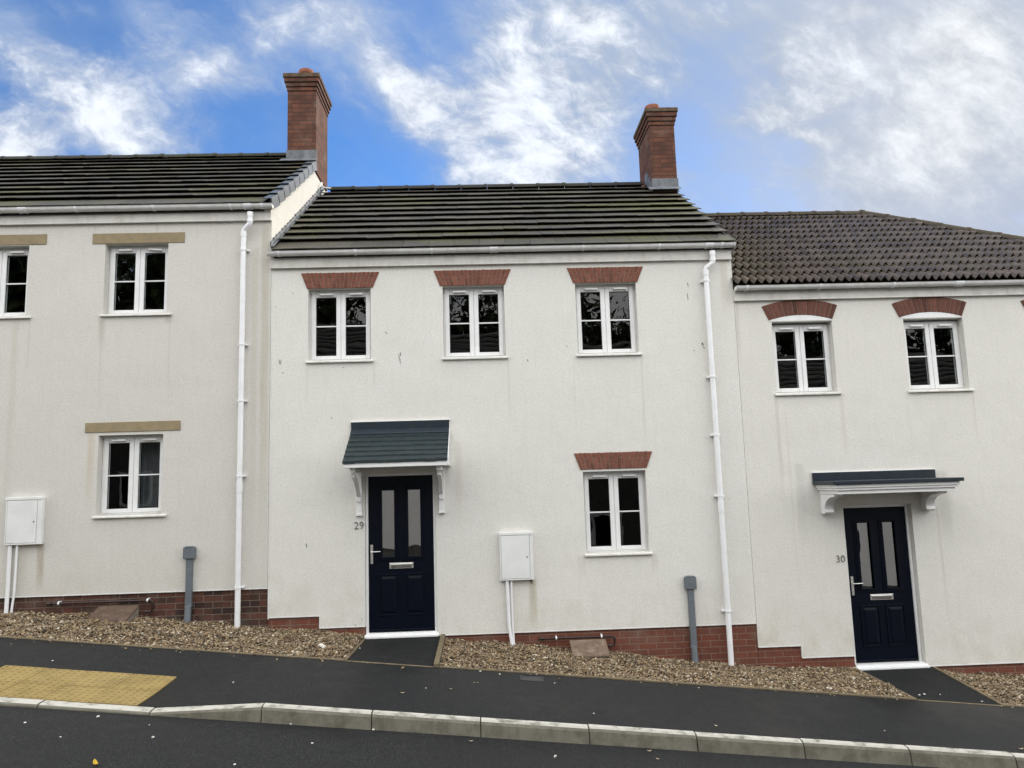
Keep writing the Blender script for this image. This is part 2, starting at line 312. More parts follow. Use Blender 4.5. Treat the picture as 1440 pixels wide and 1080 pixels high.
def link(name, me, mat, parent=None, bevel=0.0, smooth=False, seg=2):
    o = bpy.data.objects.new(name, me); COL.objects.link(o)
    me.materials.append(MAT[mat] if isinstance(mat, str) else mat)
    if smooth:
        for p in me.polygons: p.use_smooth = True
        if hasattr(me, 'set_sharp_from_angle'): me.set_sharp_from_angle(angle=math.radians(38))
    if bevel:
        b = o.modifiers.new('bevel', 'BEVEL'); b.width = bevel; b.segments = seg; b.limit_method = 'ANGLE'; b.angle_limit = math.radians(40); b.harden_normals = False
    if parent is not None:
        o.parent = parent; o.matrix_parent_inverse = Matrix.Translation(-Vector(ROOT.get(parent.name, (0, 0, 0))))
    return o
ROOT = {}
def thing(name, label, cat, loc, group=None):
    o = bpy.data.objects.new(name, None); COL.objects.link(o); o.location = loc; o.empty_display_size = 0.3
    ROOT[o.name] = tuple(loc); return tag(o, label, cat, group)
def tag(o, label=None, cat=None, group=None, kind=None):
    if label: o['label'] = label
    if cat: o['category'] = cat
    if group: o['group'] = group
    if kind: o['kind'] = kind
    return o

# ------------------------------------------------------------------ ground heights (street falls 1 in 9.6 to the right)
G = -0.104
def drop(x):                      # dropped kerb at the left
    return max(0.0, min(1.0, (-1.93 - x) / 0.91))
def kerb_z(x): return -0.208 + G * x - 0.10 * drop(x)
def pav_z(x, y):
    t = max(0.0, min(1.0, (y + 2.85) / 1.55))
    a = kerb_z(x); b = -0.192 + G * x
    return a + (b - a) * (t + (t ** 2.2 - t) * drop(x))
def road_z(x, y): return -0.338 + G * x + max(0.0, min(0.05, (-2.97 - y) * 0.02))
WALLZ = [(-30, 2.85), (-9, 0.72), (-5.93, 0.401), (-4.3, 0.31), (-3.38, 0.19), (-2.69, 0.10), (-1.57, -0.016), (-0.62, -0.085), (1.83, -0.387), (2.97, -0.545), (3.86, -0.620), (4.48, -0.645), (5.5, -0.70), (6.64, -0.82), (9, -1.08), (30, -3.3)]
def wall_z(x):
    for (a, za), (b, zb) in zip(WALLZ, WALLZ[1:]):
        if a <= x <= b: return za + (zb - za) * (x - a) / (b - a)
    return 0
def gravel_z(x, y):
    t = max(0.0, min(1.0, (y + 1.30) / 1.30)); a = pav_z(x, -1.3) - 0.005; b = wall_z(x)
    w = 0.012 * math.sin(x * 5.1 + y * 3) + 0.01 * math.sin(x * 11.3 - y * 7 + 1) + 0.008 * math.sin(y * 17 + x * 2)
    return a + (b - a) * t + w * min(1, t * 4) * (1 - 0.3 * t)
def ground_hit(px, py, fn):
    w = ray(px, py)
    for i in range(2000):
        p = CAM + w * (4 + i * 0.004)
        if p.z <= fn(p.x, p.y): return p
    return p
def sheet(name, mat, xs, ys, fn, kind='structure', depth=0.0):
    mb = MB(); n = len(xs); m = len(ys)
    vs = [(x, y, fn(x, y)) for y in ys for x in xs]
    fs = [(j * n + i, j * n + i + 1, (j + 1) * n + i + 1, (j + 1) * n + i) for j in range(m - 1) for i in range(n - 1)]
    mb.add(vs, fs); o = mb.build(name, mat)
    if kind: o['kind'] = kind
    return o
def lin(a, b, st): n = max(1, int(round((b - a) / st))); return [a + (b - a) * i / n for i in range(n + 1)]
XS = [-40, -25] + lin(-14, 14, 0.25) + [25, 40]
def cl(x): return max(-60, min(60, x))
sheet('ground', 'grass', [-900, -300, -60, -20, 0, 20, 60, 300, 900], [-900, -300, -60, -13.6, -8, 0, 6.4, 60, 300, 900], lambda x, y: -1.15 + G * cl(x))
sheet('pavement', 'pavement_tarmac', XS, lin(-2.85, -1.30, 0.155), pav_z)
sheet('road', 'road_tarmac', XS, [-8.0, -7, -6, -5, -4.2, -3.6, -3.2, -2.9], road_z)
sheet('far_pavement', 'pavement_tarmac', [-40, 0, 40], [-10.2, -8.13], lambda x, y: -0.17 + G * x)
sheet('far_garden', 'gravel_bed', [-40, 0, 40], [-15.2, -12, -10.2], lambda x, y: -0.174 + G * x + 0.13 * (y + 10.2))
mb = MB(); mb.hexa([(-40, -8.13, -0.6 - G * 40), (40, -8.13, -0.6 + G * 40), (40, -8.0, -0.6 + G * 40), (-40, -8.0, -0.6 - G * 40), (-40, -8.13, -0.166 - G * 40), (40, -8.13, -0.166 + G * 40), (40, -8.0, -0.17 + G * 40), (-40, -8.0, -0.17 - G * 40)])
tag(mb.build('far_kerb', 'kerb_concrete'), kind='structure')

# kerb: individual lengths in one run, mitred joints, half-batter profile
def kerb():
    mb = MB(); L = 0.912; x0 = -1.93 - 40 * L
    prof = [(0.0, 0.0), (-0.055, -0.003), (-0.078, -0.014), (-0.092, -0.034), (-0.130, -0.25), (0.0, -0.25)]
    profd = [(0.0, 0.0), (-0.085, -0.003), (-0.106, -0.009), (-0.120, -0.022), (-0.130, -0.25), (0.0, -0.25)]
    for i in range(80):
        a = x0 + i * L + 0.003; b = a + L - 0.006; rings = []; dz = rnd.uniform(-0.004, 0.004); dy = rnd.uniform(-0.004, 0.004)
        for x in lin(a, b, 0.3):
            k = drop(x); ring = []
            for (p, q), (pd, qd) in zip(prof, profd):
                ring.append((x, -2.85 + dy + p + (pd - p) * k, kerb_z(x) + 0.004 + dz + (q + (qd - q) * k)))
            rings.append(ring)
        n = len(prof); vs = [v for r in rings for v in r]; fs = []
        for r in range(len(rings) - 1):
            for k in range(n): fs.append((r * n + k, r * n + (k + 1) % n, (r + 1) * n + (k + 1) % n, (r + 1) * n + k))
        fs += [tuple(range(n)), tuple((len(rings) - 1) * n + k for k in range(n))]
        mb.add(vs, fs)
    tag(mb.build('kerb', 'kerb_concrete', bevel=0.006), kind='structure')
kerb()

# tactile paving: 4 x 2 blister slabs
def tactile():
    mb = MB(); 
    for i in range(4):
        for j in range(2):
            x0 = -4.60 + 0.402 * i; y0 = -2.845 + 0.415 * j; s = 0.394; e = 0.409
            p = [(x0, y0), (x0 + s, y0), (x0 + s, y0 + e), (x0, y0 + e)]
            h = rnd.uniform(0.006, 0.011)
            mb.hexa([(x, y, pav_z(x, y) - 0.04) for x, y in p] + [(x, y, pav_z(x, y) + h) for x, y in p])
            for a in range(6):
                for b in range(6):
                    cx = x0 + s * (a + 0.5) / 6; cy = y0 + e * (b + 0.5) / 6; z = pav_z(cx, cy) + h; r = 0.0125
                    vs = []; n = 8
                    for rr, zz in ((r * 1.15, -0.002), (r * 1.05, 0.006), (r * 0.65, 0.0095)):
                        vs += [(cx + rr * math.cos(6.283 * k / n), cy + rr * math.sin(6.283 * k / n), z + zz) for k in range(n)]
                    fs = [(q * n + k, q * n + (k + 1) % n, q * n + n + (k + 1) % n, q * n + n + k) for q in range(2) for k in range(n)] + [tuple(16 + k for k in range(n))]
                    mb.add(vs, fs)
    tag(mb.build('tactile_paving', 'tactile_yellow'), kind='structure')
tactile()

# paths to the two doors and the edging between tarmac and gravel
P29 = (-1.525, -0.615); P30 = (4.545, 5.47)
def path(x0, x1, za, zb):
    ys = lin(-1.30, -0.0, 0.13)
    sheet('path', 'path_tarmac', lin(x0, x1, 0.1), ys, lambda x, y: (pav_z(x, -1.3) + 0.002) * (1 - (y + 1.3) / 1.3) + za * (y + 1.3) / 1.3)
path(*P29, -0.062, 0); path(*P30, -0.655, 0)
def pz(x, y, za): return (pav_z(x, -1.3) + 0.002) * (1 - (y + 1.3) / 1.3) + za * (y + 1.3) / 1.3
def edging():
    mb = MB(); y = -1.285
    def bar(x0, x1, y0, y1, h):
        mb.hexa([(x0, y0, pav_z(x0, y0) - 0.2), (x1, y0, pav_z(x1, y0) - 0.2), (x1, y1, pav_z(x1, y1) - 0.2), (x0, y1, pav_z(x0, y1) - 0.2), (x0, y0, pav_z(x0, -1.3) + h), (x1, y0, pav_z(x1, -1.3) + h), (x1, y1, pav_z(x1, -1.3) + h), (x0, y1, pav_z(x0, -1.3) + h)])
    for a, b in ((-14, P29[0]), (P29[1] + 0.06, P30[0]), (P30[1], 14)):
        for x0, x1 in zip(lin(a, b, 0.9), lin(a, b, 0.9)[1:]): bar(x0 + 0.002, x1 - 0.002, -1.30, -1.262, 0.012 + rnd.uniform(-0.002, 0.003))
    for a, b in ((P29[0], P29[1]), (P30[0], P30[1])): bar(a, b, -1.315, -1.285, 0.006)
    for x0, x1, za, h in ((P29[0] - 0.03, P29[0], -0.062, 0.014), (P29[1], P29[1] + 0.055, -0.062, 0.03), (P30[0] - 0.03, P30[0], -0.655, 0.012), (P30[1], P30[1] + 0.035, -0.655, 0.012)):
        a, b = pz(x0, -1.3, za), pz(x0, -0.03, za)
        mb.hexa([(x0, -1.28, a - 0.2), (x1, -1.28, a - 0.2), (x1, -0.03, b - 0.2), (x0, -0.03, b - 0.2), (x0, -1.28, a + h), (x1, -1.28, a + h), (x1, -0.03, b + h), (x0, -0.03, b + h)])
    tag(mb.build('path_edging', 'edge_board', bevel=0.004), kind='structure')
edging()
sheet('gravel_bed', 'gravel_bed', lin(-14, P29[0] - 0.02, 0.15), lin(-1.27, 0.15, 0.12), lambda x, y: gravel_z(x, y) - 0.018)
sheet('gravel_bed', 'gravel_bed', lin(P29[1] + 0.04, P30[0] - 0.02, 0.15), lin(-1.27, 0.15, 0.12), lambda x, y: gravel_z(x, y) - 0.018)
sheet('gravel_bed', 'gravel_bed', lin(P30[1] + 0.02, 14, 0.15), lin(-1.27, 0.15, 0.12), lambda x, y: gravel_z(x, y) - 0.018)
def gravel():
    rg = np.random.default_rng(5)
    bm = bmesh.new(); bmesh.ops.create_icosphere(bm, subdivisions=1, radius=1); bv = np.array([v.co[:] for v in bm.verts]); bf = np.array([[v.index for v in f.verts] for f in bm.faces]); bm.free()
    pts = []
    for a, b, dens in ((-8.0, P29[0] - 0.03, 4300), (P29[1] + 0.06, P30[0] - 0.03, 4300), (P30[1] + 0.03, 8.6, 4000)):
        n = int((b - a) * 1.26 * dens); x = rg.uniform(a, b, n); y = rg.uniform(-1.262, 0.02, n); pts.append(np.stack([x, y], 1))
    # strays on the tarmac edge and paths
    n = 120; x = rg.uniform(-6, 7, n); y = -1.32 - rg.exponential(0.05, n); pts.append(np.stack([x, y], 1))
    pts = np.concatenate(pts); n = len(pts)
    z = np.array([gravel_z(x, y) if y > -1.3 else pav_z(x, y) for x, y in pts])
    r = np.clip(rg.lognormal(math.log(0.0094), 0.36, n), 0.005, 0.024)
    sca = np.stack([r * rg.uniform(0.9, 1.4, n), r * rg.uniform(0.7, 1.1, n), r * rg.uniform(0.45, 0.8, n)], 1)
    q = rg.normal(size=(n, 4)); q /= np.linalg.norm(q, axis=1)[:, None]; w, i, j, k = q.T
    R = np.stack([1 - 2 * (j * j + k * k), 2 * (i * j - k * w), 2 * (i * k + j * w), 2 * (i * j + k * w), 1 - 2 * (i * i + k * k), 2 * (j * k - i * w), 2 * (i * k - j * w), 2 * (j * k + i * w), 1 - 2 * (i * i + j * j)], 1).reshape(n, 3, 3)
    jit = 1 + rg.uniform(-0.22, 0.22, (n, len(bv), 1))
    V = (bv[None] * jit) * sca[:, None, :]
    V = np.einsum('nij,nvj->nvi', R, V); V[:, :, 2] *= 0.8
    V += np.stack([pts[:, 0], pts[:, 1], z + rg.uniform(-0.012, 0.012, n) + r * 0.25], 1)[:, None, :]
    V[:, :, 1] = np.where(pts[:, 1:2] > -1.3, np.minimum(V[:, :, 1], 0.03), V[:, :, 1])
    F = (bf[None] + (np.arange(n) * len(bv))[:, None, None]).reshape(-1, 3)
    me = bpy.data.meshes.new('gravel'); me.vertices.add(n * len(bv)); me.vertices.foreach_set('co', V.astype(np.float32).ravel())
    me.loops.add(F.size); me.loops.foreach_set('vertex_index', F.astype(np.int32).ravel())
    me.polygons.add(len(F)); me.polygons.foreach_set('loop_start', np.arange(0, F.size, 3, dtype=np.int32)); me.update(calc_edges=True)
    tag(link('gravel', me, 'gravel_stone'), 'mixed brown and cream gravel strip between the house walls and dark pavement', 'gravel', kind='stuff')
gravel()

# ------------------------------------------------------------------ house pieces
TAN = 0.655
def wall_front(name, mat, parent, x0, x1, ztop, bottom, openings, th=0.28, y0=0.0):
    """front wall with window and door holes; bottom = [(xa, xb, z)] stepped lower edge"""
    xs = sorted({x0, x1} | {round(v, 4) for o in openings for v in o[:2]} | {b[0] for b in bottom} | {b[1] for b in bottom})
    zs = sorted({ztop} | {round(v, 4) for o in openings for v in o[2:4]} | {b[2] for b in bottom})
    xs = [x for x in xs if x0 <= x <= x1]
    def solid(i, j):
        if i < 0 or j < 0 or i >= len(xs) - 1 or j >= len(zs) - 1: return False
        cx = (xs[i] + xs[i + 1]) / 2; cz = (zs[j] + zs[j + 1]) / 2
        zb = min([b[2] for b in bottom if b[0] <= cx <= b[1]] or [1e9])
        return cz > zb and not any(o[0] < cx < o[1] and o[2] < cz < o[3] for o in openings)
    mb = MB(); y1 = y0 + th
    for i in range(len(xs) - 1):
        for j in range(len(zs) - 1):
            if not solid(i, j): continue
            a, b, c, d = xs[i], xs[i + 1], zs[j], zs[j + 1]
            mb.add([(a, y0, c), (b, y0, c), (b, y0, d), (a, y0, d)], [(0, 1, 2, 3)]); mb.add([(a, y1, c), (b, y1, c), (b, y1, d), (a, y1, d)], [(3, 2, 1, 0)])
            for di, dj, e in ((-1, 0, ((a, c), (a, d))), (1, 0, ((b, c), (b, d))), (0, -1, ((a, c), (b, c))), (0, 1, ((a, d), (b, d)))):
                if not solid(i + di, j + dj):
                    (p, q), (r, s_) = e; mb.add([(p, y0, q), (r, y0, s_), (r, y1, s_), (p, y1, q)], [(0, 1, 2, 3)])
    me = bpy.data.meshes.new(name); me.from_pydata(mb.v, [], mb.f)
    bm = bmesh.new(); bm.from_mesh(me); bmesh.ops.remove_doubles(bm, verts=bm.verts, dist=1e-4); bmesh.ops.recalc_face_normals(bm, faces=bm.faces); bm.to_mesh(me); bm.free()
    return link(name, me, mat, parent)
def window(parent, x0, x1, z0, z1, curtain=None, tilt=None, sill_over=(0.03, 0.035)):
    yf = 0.10
    f = MB(); W = x1 - x0; cx = (x0 + x1) / 2
    f.box(x0, x1, yf + 0.012, yf + 0.07, z0, z0 + 0.045); f.box(x0, x1, yf + 0.012, yf + 0.07, z1 - 0.045, z1)
    for a, b in ((x0, x0 + 0.035), (x1 - 0.035, x1), (cx - 0.024, cx + 0.024)): f.box(a, b, yf + 0.0135, yf + 0.0685, z0 + 0.045, z1 - 0.045)
    panes = []
    for a, b in ((x0 + 0.022, cx - 0.004), (cx + 0.004, x1 - 0.022)):
        zb, zt = z0 + 0.022, z1 - 0.022; sw = 0.056; st = 0.072
        f.box(a, a + sw, yf, yf + 0.06, zb, zt); f.box(b - sw, b, yf, yf + 0.06, zb, zt)
        f.box(a + sw, b - sw, yf + 0.0015, yf + 0.0585, zb, zb + 0.05); f.box(a + sw, b - sw, yf + 0.0015, yf + 0.0585, zt - st, zt)
        panes.append((a + sw, b - sw, zb + 0.05, zt - st))
    fo = f.build('window', 'white_upvc', parent, bevel=0.006)
    g = MB(); bead = MB(); gas = MB()
    for a, b, c, d in panes:
        g.add([(a - 0.003, yf + 0.026, c - 0.003), (b + 0.003, yf + 0.026, c - 0.003), (b + 0.003, yf + 0.026, d + 0.003), (a - 0.003, yf + 0.026, d + 0.003)], [(0, 1, 2, 3)])
        zm = c + (d - c) * 0.505; bead.box(a - 0.002, b + 0.002, yf + 0.014, yf + 0.040, zm - 0.008, zm + 0.008)
        for p, q, r, s_ in ((a, a + 0.006, c, d), (b - 0.006, b, c, d), (a + 0.006, b - 0.006, c, c + 0.006), (a + 0.006, b - 0.006, d - 0.006, d)): gas.box(p, q, yf + 0.016, yf + 0.022, r, s_)
    g.build('pane', 'window_glass', fo); bead.build('glazing_bar', 'white_upvc', fo); gas.build('gasket', 'dark_metal', fo)
    for k, (a, b, c, d) in enumerate(panes):
        v = MB(); m = (a + b) / 2 + 0.01; zc = z1 - 0.060
        t = tilt if (tilt and k == 1) else 0.0
        p = [(m - 0.085, zc - 0.011 + t), (m + 0.085, zc - 0.011 - t), (m + 0.085, zc + 0.011 - t), (m - 0.085, zc + 0.011 + t)]
        v.prism(p, yf - 0.036, yf - 0.0005, 'y'); v.build('trickle_vent', 'vent_white', fo, bevel=0.003)
    s = MB(); a, b = x0 - sill_over[0], x1 + sill_over[1]
    s.hexa([(a, -0.035, z0 - 0.036), (b, -0.035, z0 - 0.036), (b, -0.002, z0 - 0.036), (a, -0.002, z0 - 0.036), (a, -0.035, z0 - 0.014), (b, -0.035, z0 - 0.014), (b, -0.002, z0 - 0.004), (a, -0.002, z0 - 0.004)])
    s.hexa([(x0 + 0.002, -0.002, z0 - 0.034), (x1 - 0.002, -0.002, z0 - 0.034), (x1 - 0.002, 0.16, z0 - 0.034), (x0 + 0.002, 0.16, z0 - 0.034), (x0 + 0.002, -0.002, z0 - 0.005), (x1 - 0.002, -0.002, z0 - 0.005), (x1 - 0.002, 0.16, z0 - 0.001), (x0 + 0.002, 0.16, z0 - 0.001)])
    s.build('sill', 'sill_upvc', fo, bevel=0.004)
    if curtain:
        c = MB(); n = 24; ya = 0.36
        x_a, x_b = curtain; vs = []
        for i in range(n + 1):
            x = x_a + (x_b - x_a) * i / n; yy = ya + 0.02 * math.sin(i * 1.9); vs += [(x, yy, z0 - 0.05), (x, yy, z1 + 0.05)]
        c.add(vs, [(2 * i, 2 * i + 2, 2 * i + 3, 2 * i + 1) for i in range(n)]); c.build('curtain', 'curtain', fo, smooth=True)
    return fo
def flat_arch(parent, xb0, xb1, xt0, xt1, zb, zt):
    """splayed flat brick arch of soldier bricks with broken joints"""
    m = MB(); m.prism([(xb0, zb), (xb1, zb), (xt1, zt), (xt0, zt)], -0.006, 0.10, 'y'); n = 18; g = 0.0045
    ao = m.build('brick_arch', 'mortar', parent)
    b = MB(); H = zt - zb
    def X(u, z): t = (z - zb) / H; return xb0 + (xb1 - xb0) * u + t * ((xt0 + (xt1 - xt0) * u) - (xb0 + (xb1 - xb0) * u))
    for i in range(n):
        sp = [0, 0.5, 1.0] if False else ([0, 0.34, 1.0] if i % 2 else [0, 0.66, 1.0])
        for k in range(len(sp) - 1):
            za, zc = zb + H * sp[k] + (g if k else 0.0), zb + H * sp[k + 1] - (g if k < len(sp) - 2 else 0)
            u0, u1 = i / n, (i + 1) / n; y = -0.012 - rnd.uniform(0, 0.003); e = rnd.uniform(-0.001, 0.001)
            tz = rnd.uniform(0, 0.004) if k == 1 else 0
            q = [(X(u0, za) + g + e, za), (X(u1, za) - g + e, za), (X(u1, zc) - g + e, zc + tz), (X(u0, zc) + g + e, zc + tz)]
            b.prism(q, y, 0.05, 'y')
    b.build('arch_bricks', 'voussoir_orange', ao, bevel=0.003, seg=1)
    return ao
def curved_arch(parent, x0, x1, zs, zc, H, splay):
    """segmental brick arch: x0,x1 springing points, zs springing height, zc crown soffit height"""
    cx = (x0 + x1) / 2; hw = (x1 - x0) / 2; rise = zc - zs; R = (hw * hw + rise * rise) / (2 * rise); cz = zc - R
    a0 = math.asin(hw / R); n = 15; m = MB(); b = MB(); k = 20; g = 0.0045
    def P(a, r): return (cx + r * math.sin(a), cz + r * math.cos(a))
    poly = [P(-a0 + 2 * a0 * i / k, R) for i in range(k + 1)] + [P(a0 * splay - 2 * a0 * splay * i / k, R + H) for i in range(k + 1)]
    m.prism(poly, -0.006, 0.02, 'y'); ao = m.build('brick_arch', 'mortar', parent)
    for i in range(n):
        u0, u1 = -1 + 2 * i / n, -1 + 2 * (i + 1) / n; y = -0.012 - rnd.uniform(0, 0.003); j = rnd.uniform(-0.002, 0.002)
        p = [P(a0 * u0, R), P(a0 * u1, R), P(a0 * splay * u1, R + H + j), P(a0 * splay * u0, R + H + j)]
        p = [(p[0][0] + g, p[0][1]), (p[1][0] - g, p[1][1]), (p[2][0] - g, p[2][1]), (p[3][0] + g, p[3][1])]
        b.prism(p, y, 0.015, 'y')
    b.build('arch_bricks', 'voussoir_brown', ao, bevel=0.003, seg=1)
    h = MB(); zb = zs - 0.012
    seg = [P(-a0 + 2 * a0 * i / k, R - 0.001) for i in range(k + 1)]
    h.prism([(x0 - 0.004, zb), (x1 + 0.004, zb)] + seg[::-1], -0.004, 0.06, 'y'); h.build('arch_panel', 'white_upvc', ao)
def gutter(parent, x0, x1, zc, y=-0.105, brackets=(), unions=()):
    g = MB(); r = 0.052; n = 12; ri = r - 0.004
    poly = [(y - r * math.cos(math.pi * k / n), zc - r * math.sin(math.pi * k / n)) for k in range(n + 1)] + [(y + ri * math.cos(math.pi * k / n), zc - ri * math.sin(math.pi * k / n)) for k in range(n + 1)]
    poly = [(y - r - 0.004, zc + 0.004)] + poly[0:]
    g.prism(poly, x0, x1, 'x')
    cap = [(y - r * math.cos(math.pi * k / n), zc - r * math.sin(math.pi * k / n)) for k in range(n + 1)]
    g.prism(cap, x0 - 0.004, x0, 'x'); g.prism(cap, x1, x1 + 0.004, 'x')
    go = g.build('gutter', 'gutter_upvc', parent, smooth=True)
    for x in brackets:
        b = MB(); R = r + 0.006
        p = [(y - R * math.cos(math.pi * k / n), zc - R * math.sin(math.pi * k / n)) for k in range(n + 1)] + [(y + (r + .001) * math.cos(math.pi * k / n), zc - (r + .001) * math.sin(math.pi * k / n)) for k in range(n + 1)]
        b.prism(p, x - 0.014, x + 0.014, 'x'); b.box(x - 0.016, x + 0.016, y + R - 0.004, -0.042, zc - 0.06, zc - 0.005)
        b.build('gutter_bracket', 'pipe_upvc', go)
    for x in unions:
        b = MB(); R = r + 0.009
        p = [(y - R * math.cos(math.pi * k / n), zc - R * math.sin(math.pi * k / n)) for k in range(n + 1)] + [(y + (r + .001) * math.cos(math.pi * k / n), zc - (r + .001) * math.sin(math.pi * k / n)) for k in range(n + 1)]
        for d in (-0.05, 0.036): b.prism(p, x + d, x + d + 0.014, 'x')
        R = r + 0.005; p = [(y - R * math.cos(math.pi * k / n), zc - R * math.sin(math.pi * k / n)) for k in range(n + 1)] + [(y + (r + .001) * math.cos(math.pi * k / n), zc - (r + .001) * math.sin(math.pi * k / n)) for k in range(n + 1)]
        b.prism(p, x - 0.036, x + 0.036, 'x'); b.build('gutter_union', 'pipe_upvc', go)
    return go
def fascia(parent, x0, x1, z0, z1, joints=()):
    f = MB(); xs = [x0] + sorted(joints) + [x1]
    for a, b in zip(xs, xs[1:]):
        f.box(a + 0.001, b - 0.001, -0.038, -0.001, z0 + 0.012, z1); f.box(a + 0.001, b - 0.001, -0.046, -0.0012, z0, z0 + 0.0115)
    for j in joints: f.box(j - 0.02, j + 0.02, -0.042, -0.038, z0 + 0.012, z1)
    return f.build('fascia', 'fascia_upvc', parent, bevel=0.003)
def downpipe(parent, xo, xp, zg, zbot, ybot=-0.07, clips=()):
    r = 0.034; p = [(xo, -0.105, zg - 0.03), (xo, -0.105, zg - 0.155), (xo, -0.105, zg - 0.175)]
    p += [(xo + (xp - xo) * .15, -0.102, zg - 0.195), (xo + (xp - xo) * .85, -0.075, zg - 0.245), (xp, -0.07, zg - 0.27), (xp, -0.07, zg - 0.30), (xp, -0.07, zbot)]
    d = MB(); d.tube(p, r, 18); po = d.build('downpipe', 'pipe_upvc', parent, smooth=True)
    for (x, y, a, b) in ((xo, -0.105, zg - 0.09, zg - 0.03), (xo, -0.105, zg - 0.165, zg - 0.13), (xp, -0.07, zg - 0.345, zg - 0.28), (xp, -0.07, clips[2][0] - 0.20, clips[2][0] - 0.07)):
        s = MB(); s.tube([(x, y, a), (x, y, b)], r + 0.005, 18); s.build('pipe_socket', 'pipe_upvc', po, smooth=True)
    for z, sd in clips:
        c = MB(); c.tube([(xp, -0.07, z - 0.012), (xp, -0.07, z + 0.012)], r + 0.006, 18)
        c.box(xp - 0.062, xp + 0.062, -0.034, -0.001, z - 0.012, z + 0.012); c.box(xp + (0.03 if sd > 0 else -0.07), xp + (0.07 if sd > 0 else -0.03), -0.05, -0.034, z - 0.01, z + 0.008)
        c.build('pipe_clip', 'pipe_upvc', po, bevel=0.002)
    return po
def tx(e, t, n=0.0):     # roof slope coordinates -> (y, z); e = (y, z) of the eaves
    c = 1 / math.hypot(1, TAN); s_ = TAN * c
    return e[0] + t * c - n * s_, e[1] + t * s_ + n * c
def slate_roof(parent, x0, x1, ze, courses=11, name='roof', mat='tile_slate'):
    e = (-0.075, ze); SL = 3.06 / (1 / math.hypot(1, TAN)); g = SL / courses; tw = 0.334; mb = MB(); gap = 0.0025
    for k in range(courses):
        off = (0.5 if k % 2 else 0.0) * tw; x = x0 - off
        while x < x1 - 0.01:
            a, b = max(x, x0) + gap / 2, min(x + tw, x1) - gap / 2; x += tw
            if b - a < 0.02: continue
            t0 = k * g + rnd.uniform(-0.004, 0.004) - (0.035 if k == 0 else 0); t1 = (k + 1) * g + (0.075 if k < courses - 1 else -0.02)
            h = 0.060 + rnd.uniform(-0.003, 0.003); sk = rnd.uniform(-0.0025, 0.0025); th = 0.012
            if k == 0: h = 0.030
            ps = []
            for n0, n1 in ((h, 0.004), (h + th, 0.004 + th)):
                for (xx, tt, nn) in ((a, t0, n0 + sk), (b, t0, n0 - sk), (b, t1, n1), (a, t1, n1)): y, z = tx(e, tt, nn); ps.append((xx, y, z))
            mb.hexa(ps)
    ro = mb.build(name, mat, parent, bevel=0.002, seg=1)
    d = MB(); ya, za = tx(e, 0.02, -0.002); yb, zb = 2.985, ze + TAN * (2.985 + 0.075) - 0.003
    d.prism([(ya, za), (yb, zb), (2 * yb - ya + 0.1, za), (2 * yb - ya + 0.1, za - 0.1), (yb, zb - 0.1), (ya, za - 0.1)], x0 + 0.01, x1 - 0.01, 'x')
    d.build('roof_deck', 'dark_metal', ro)
    return ro
def ridge(parent, x0, x1, zr, y=2.99, L=0.45, r=0.125, mat='ridge_dark', p0=None, p1=None):
    mb = MB(); A = Vector(p0) if p0 else Vector((x0, y, zr)); B = Vector(p1) if p1 else Vector((x1, y, zr))
    n = max(1, round((B - A).length / L)); d = (B - A) / n; side = Vector((0, 0, 1)).cross(d.normalized()).normalized(); up = d.normalized().cross(side) * -1
    if up.z < 0: up = -up
    for i in range(n):
        j = Vector((0, 0, rnd.uniform(-0.004, 0.004)))
        a, b = A + d * (i + 0.012) + j, A + d * (i + 0.988) + j
        for q0, q1, rr in ((a, b, r), (b - d * 0.1, b + d * 0.014, r + 0.012)):
            m = 10; vs = []
            for q in (q0, q1):
                for R_ in (rr, rr - 0.02):
                    vs += [q + side * (R_ * math.cos(math.pi * k / m)) + up * (R_ * 0.72 * math.sin(math.pi * k / m)) for k in range(m + 1)]
            M_ = m + 1; fs = []
            for k in range(m):
                fs += [(k, k + 1, 2 * M_ + k + 1, 2 * M_ + k), (M_ + k + 1, M_ + k, 3 * M_ + k, 3 * M_ + k + 1), (k + 1, k, M_ + k, M_ + k + 1), (2 * M_ + k, 2 * M_ + k + 1, 3 * M_ + k + 1, 3 * M_ + k)]
            fs += [(0, 2 * M_, 3 * M_, M_), (m, M_ + m, 3 * M_ + m, 2 * M_ + m)]
            mb.add(vs, fs)
    return mb.build('ridge_tiles', mat, parent, smooth=True)
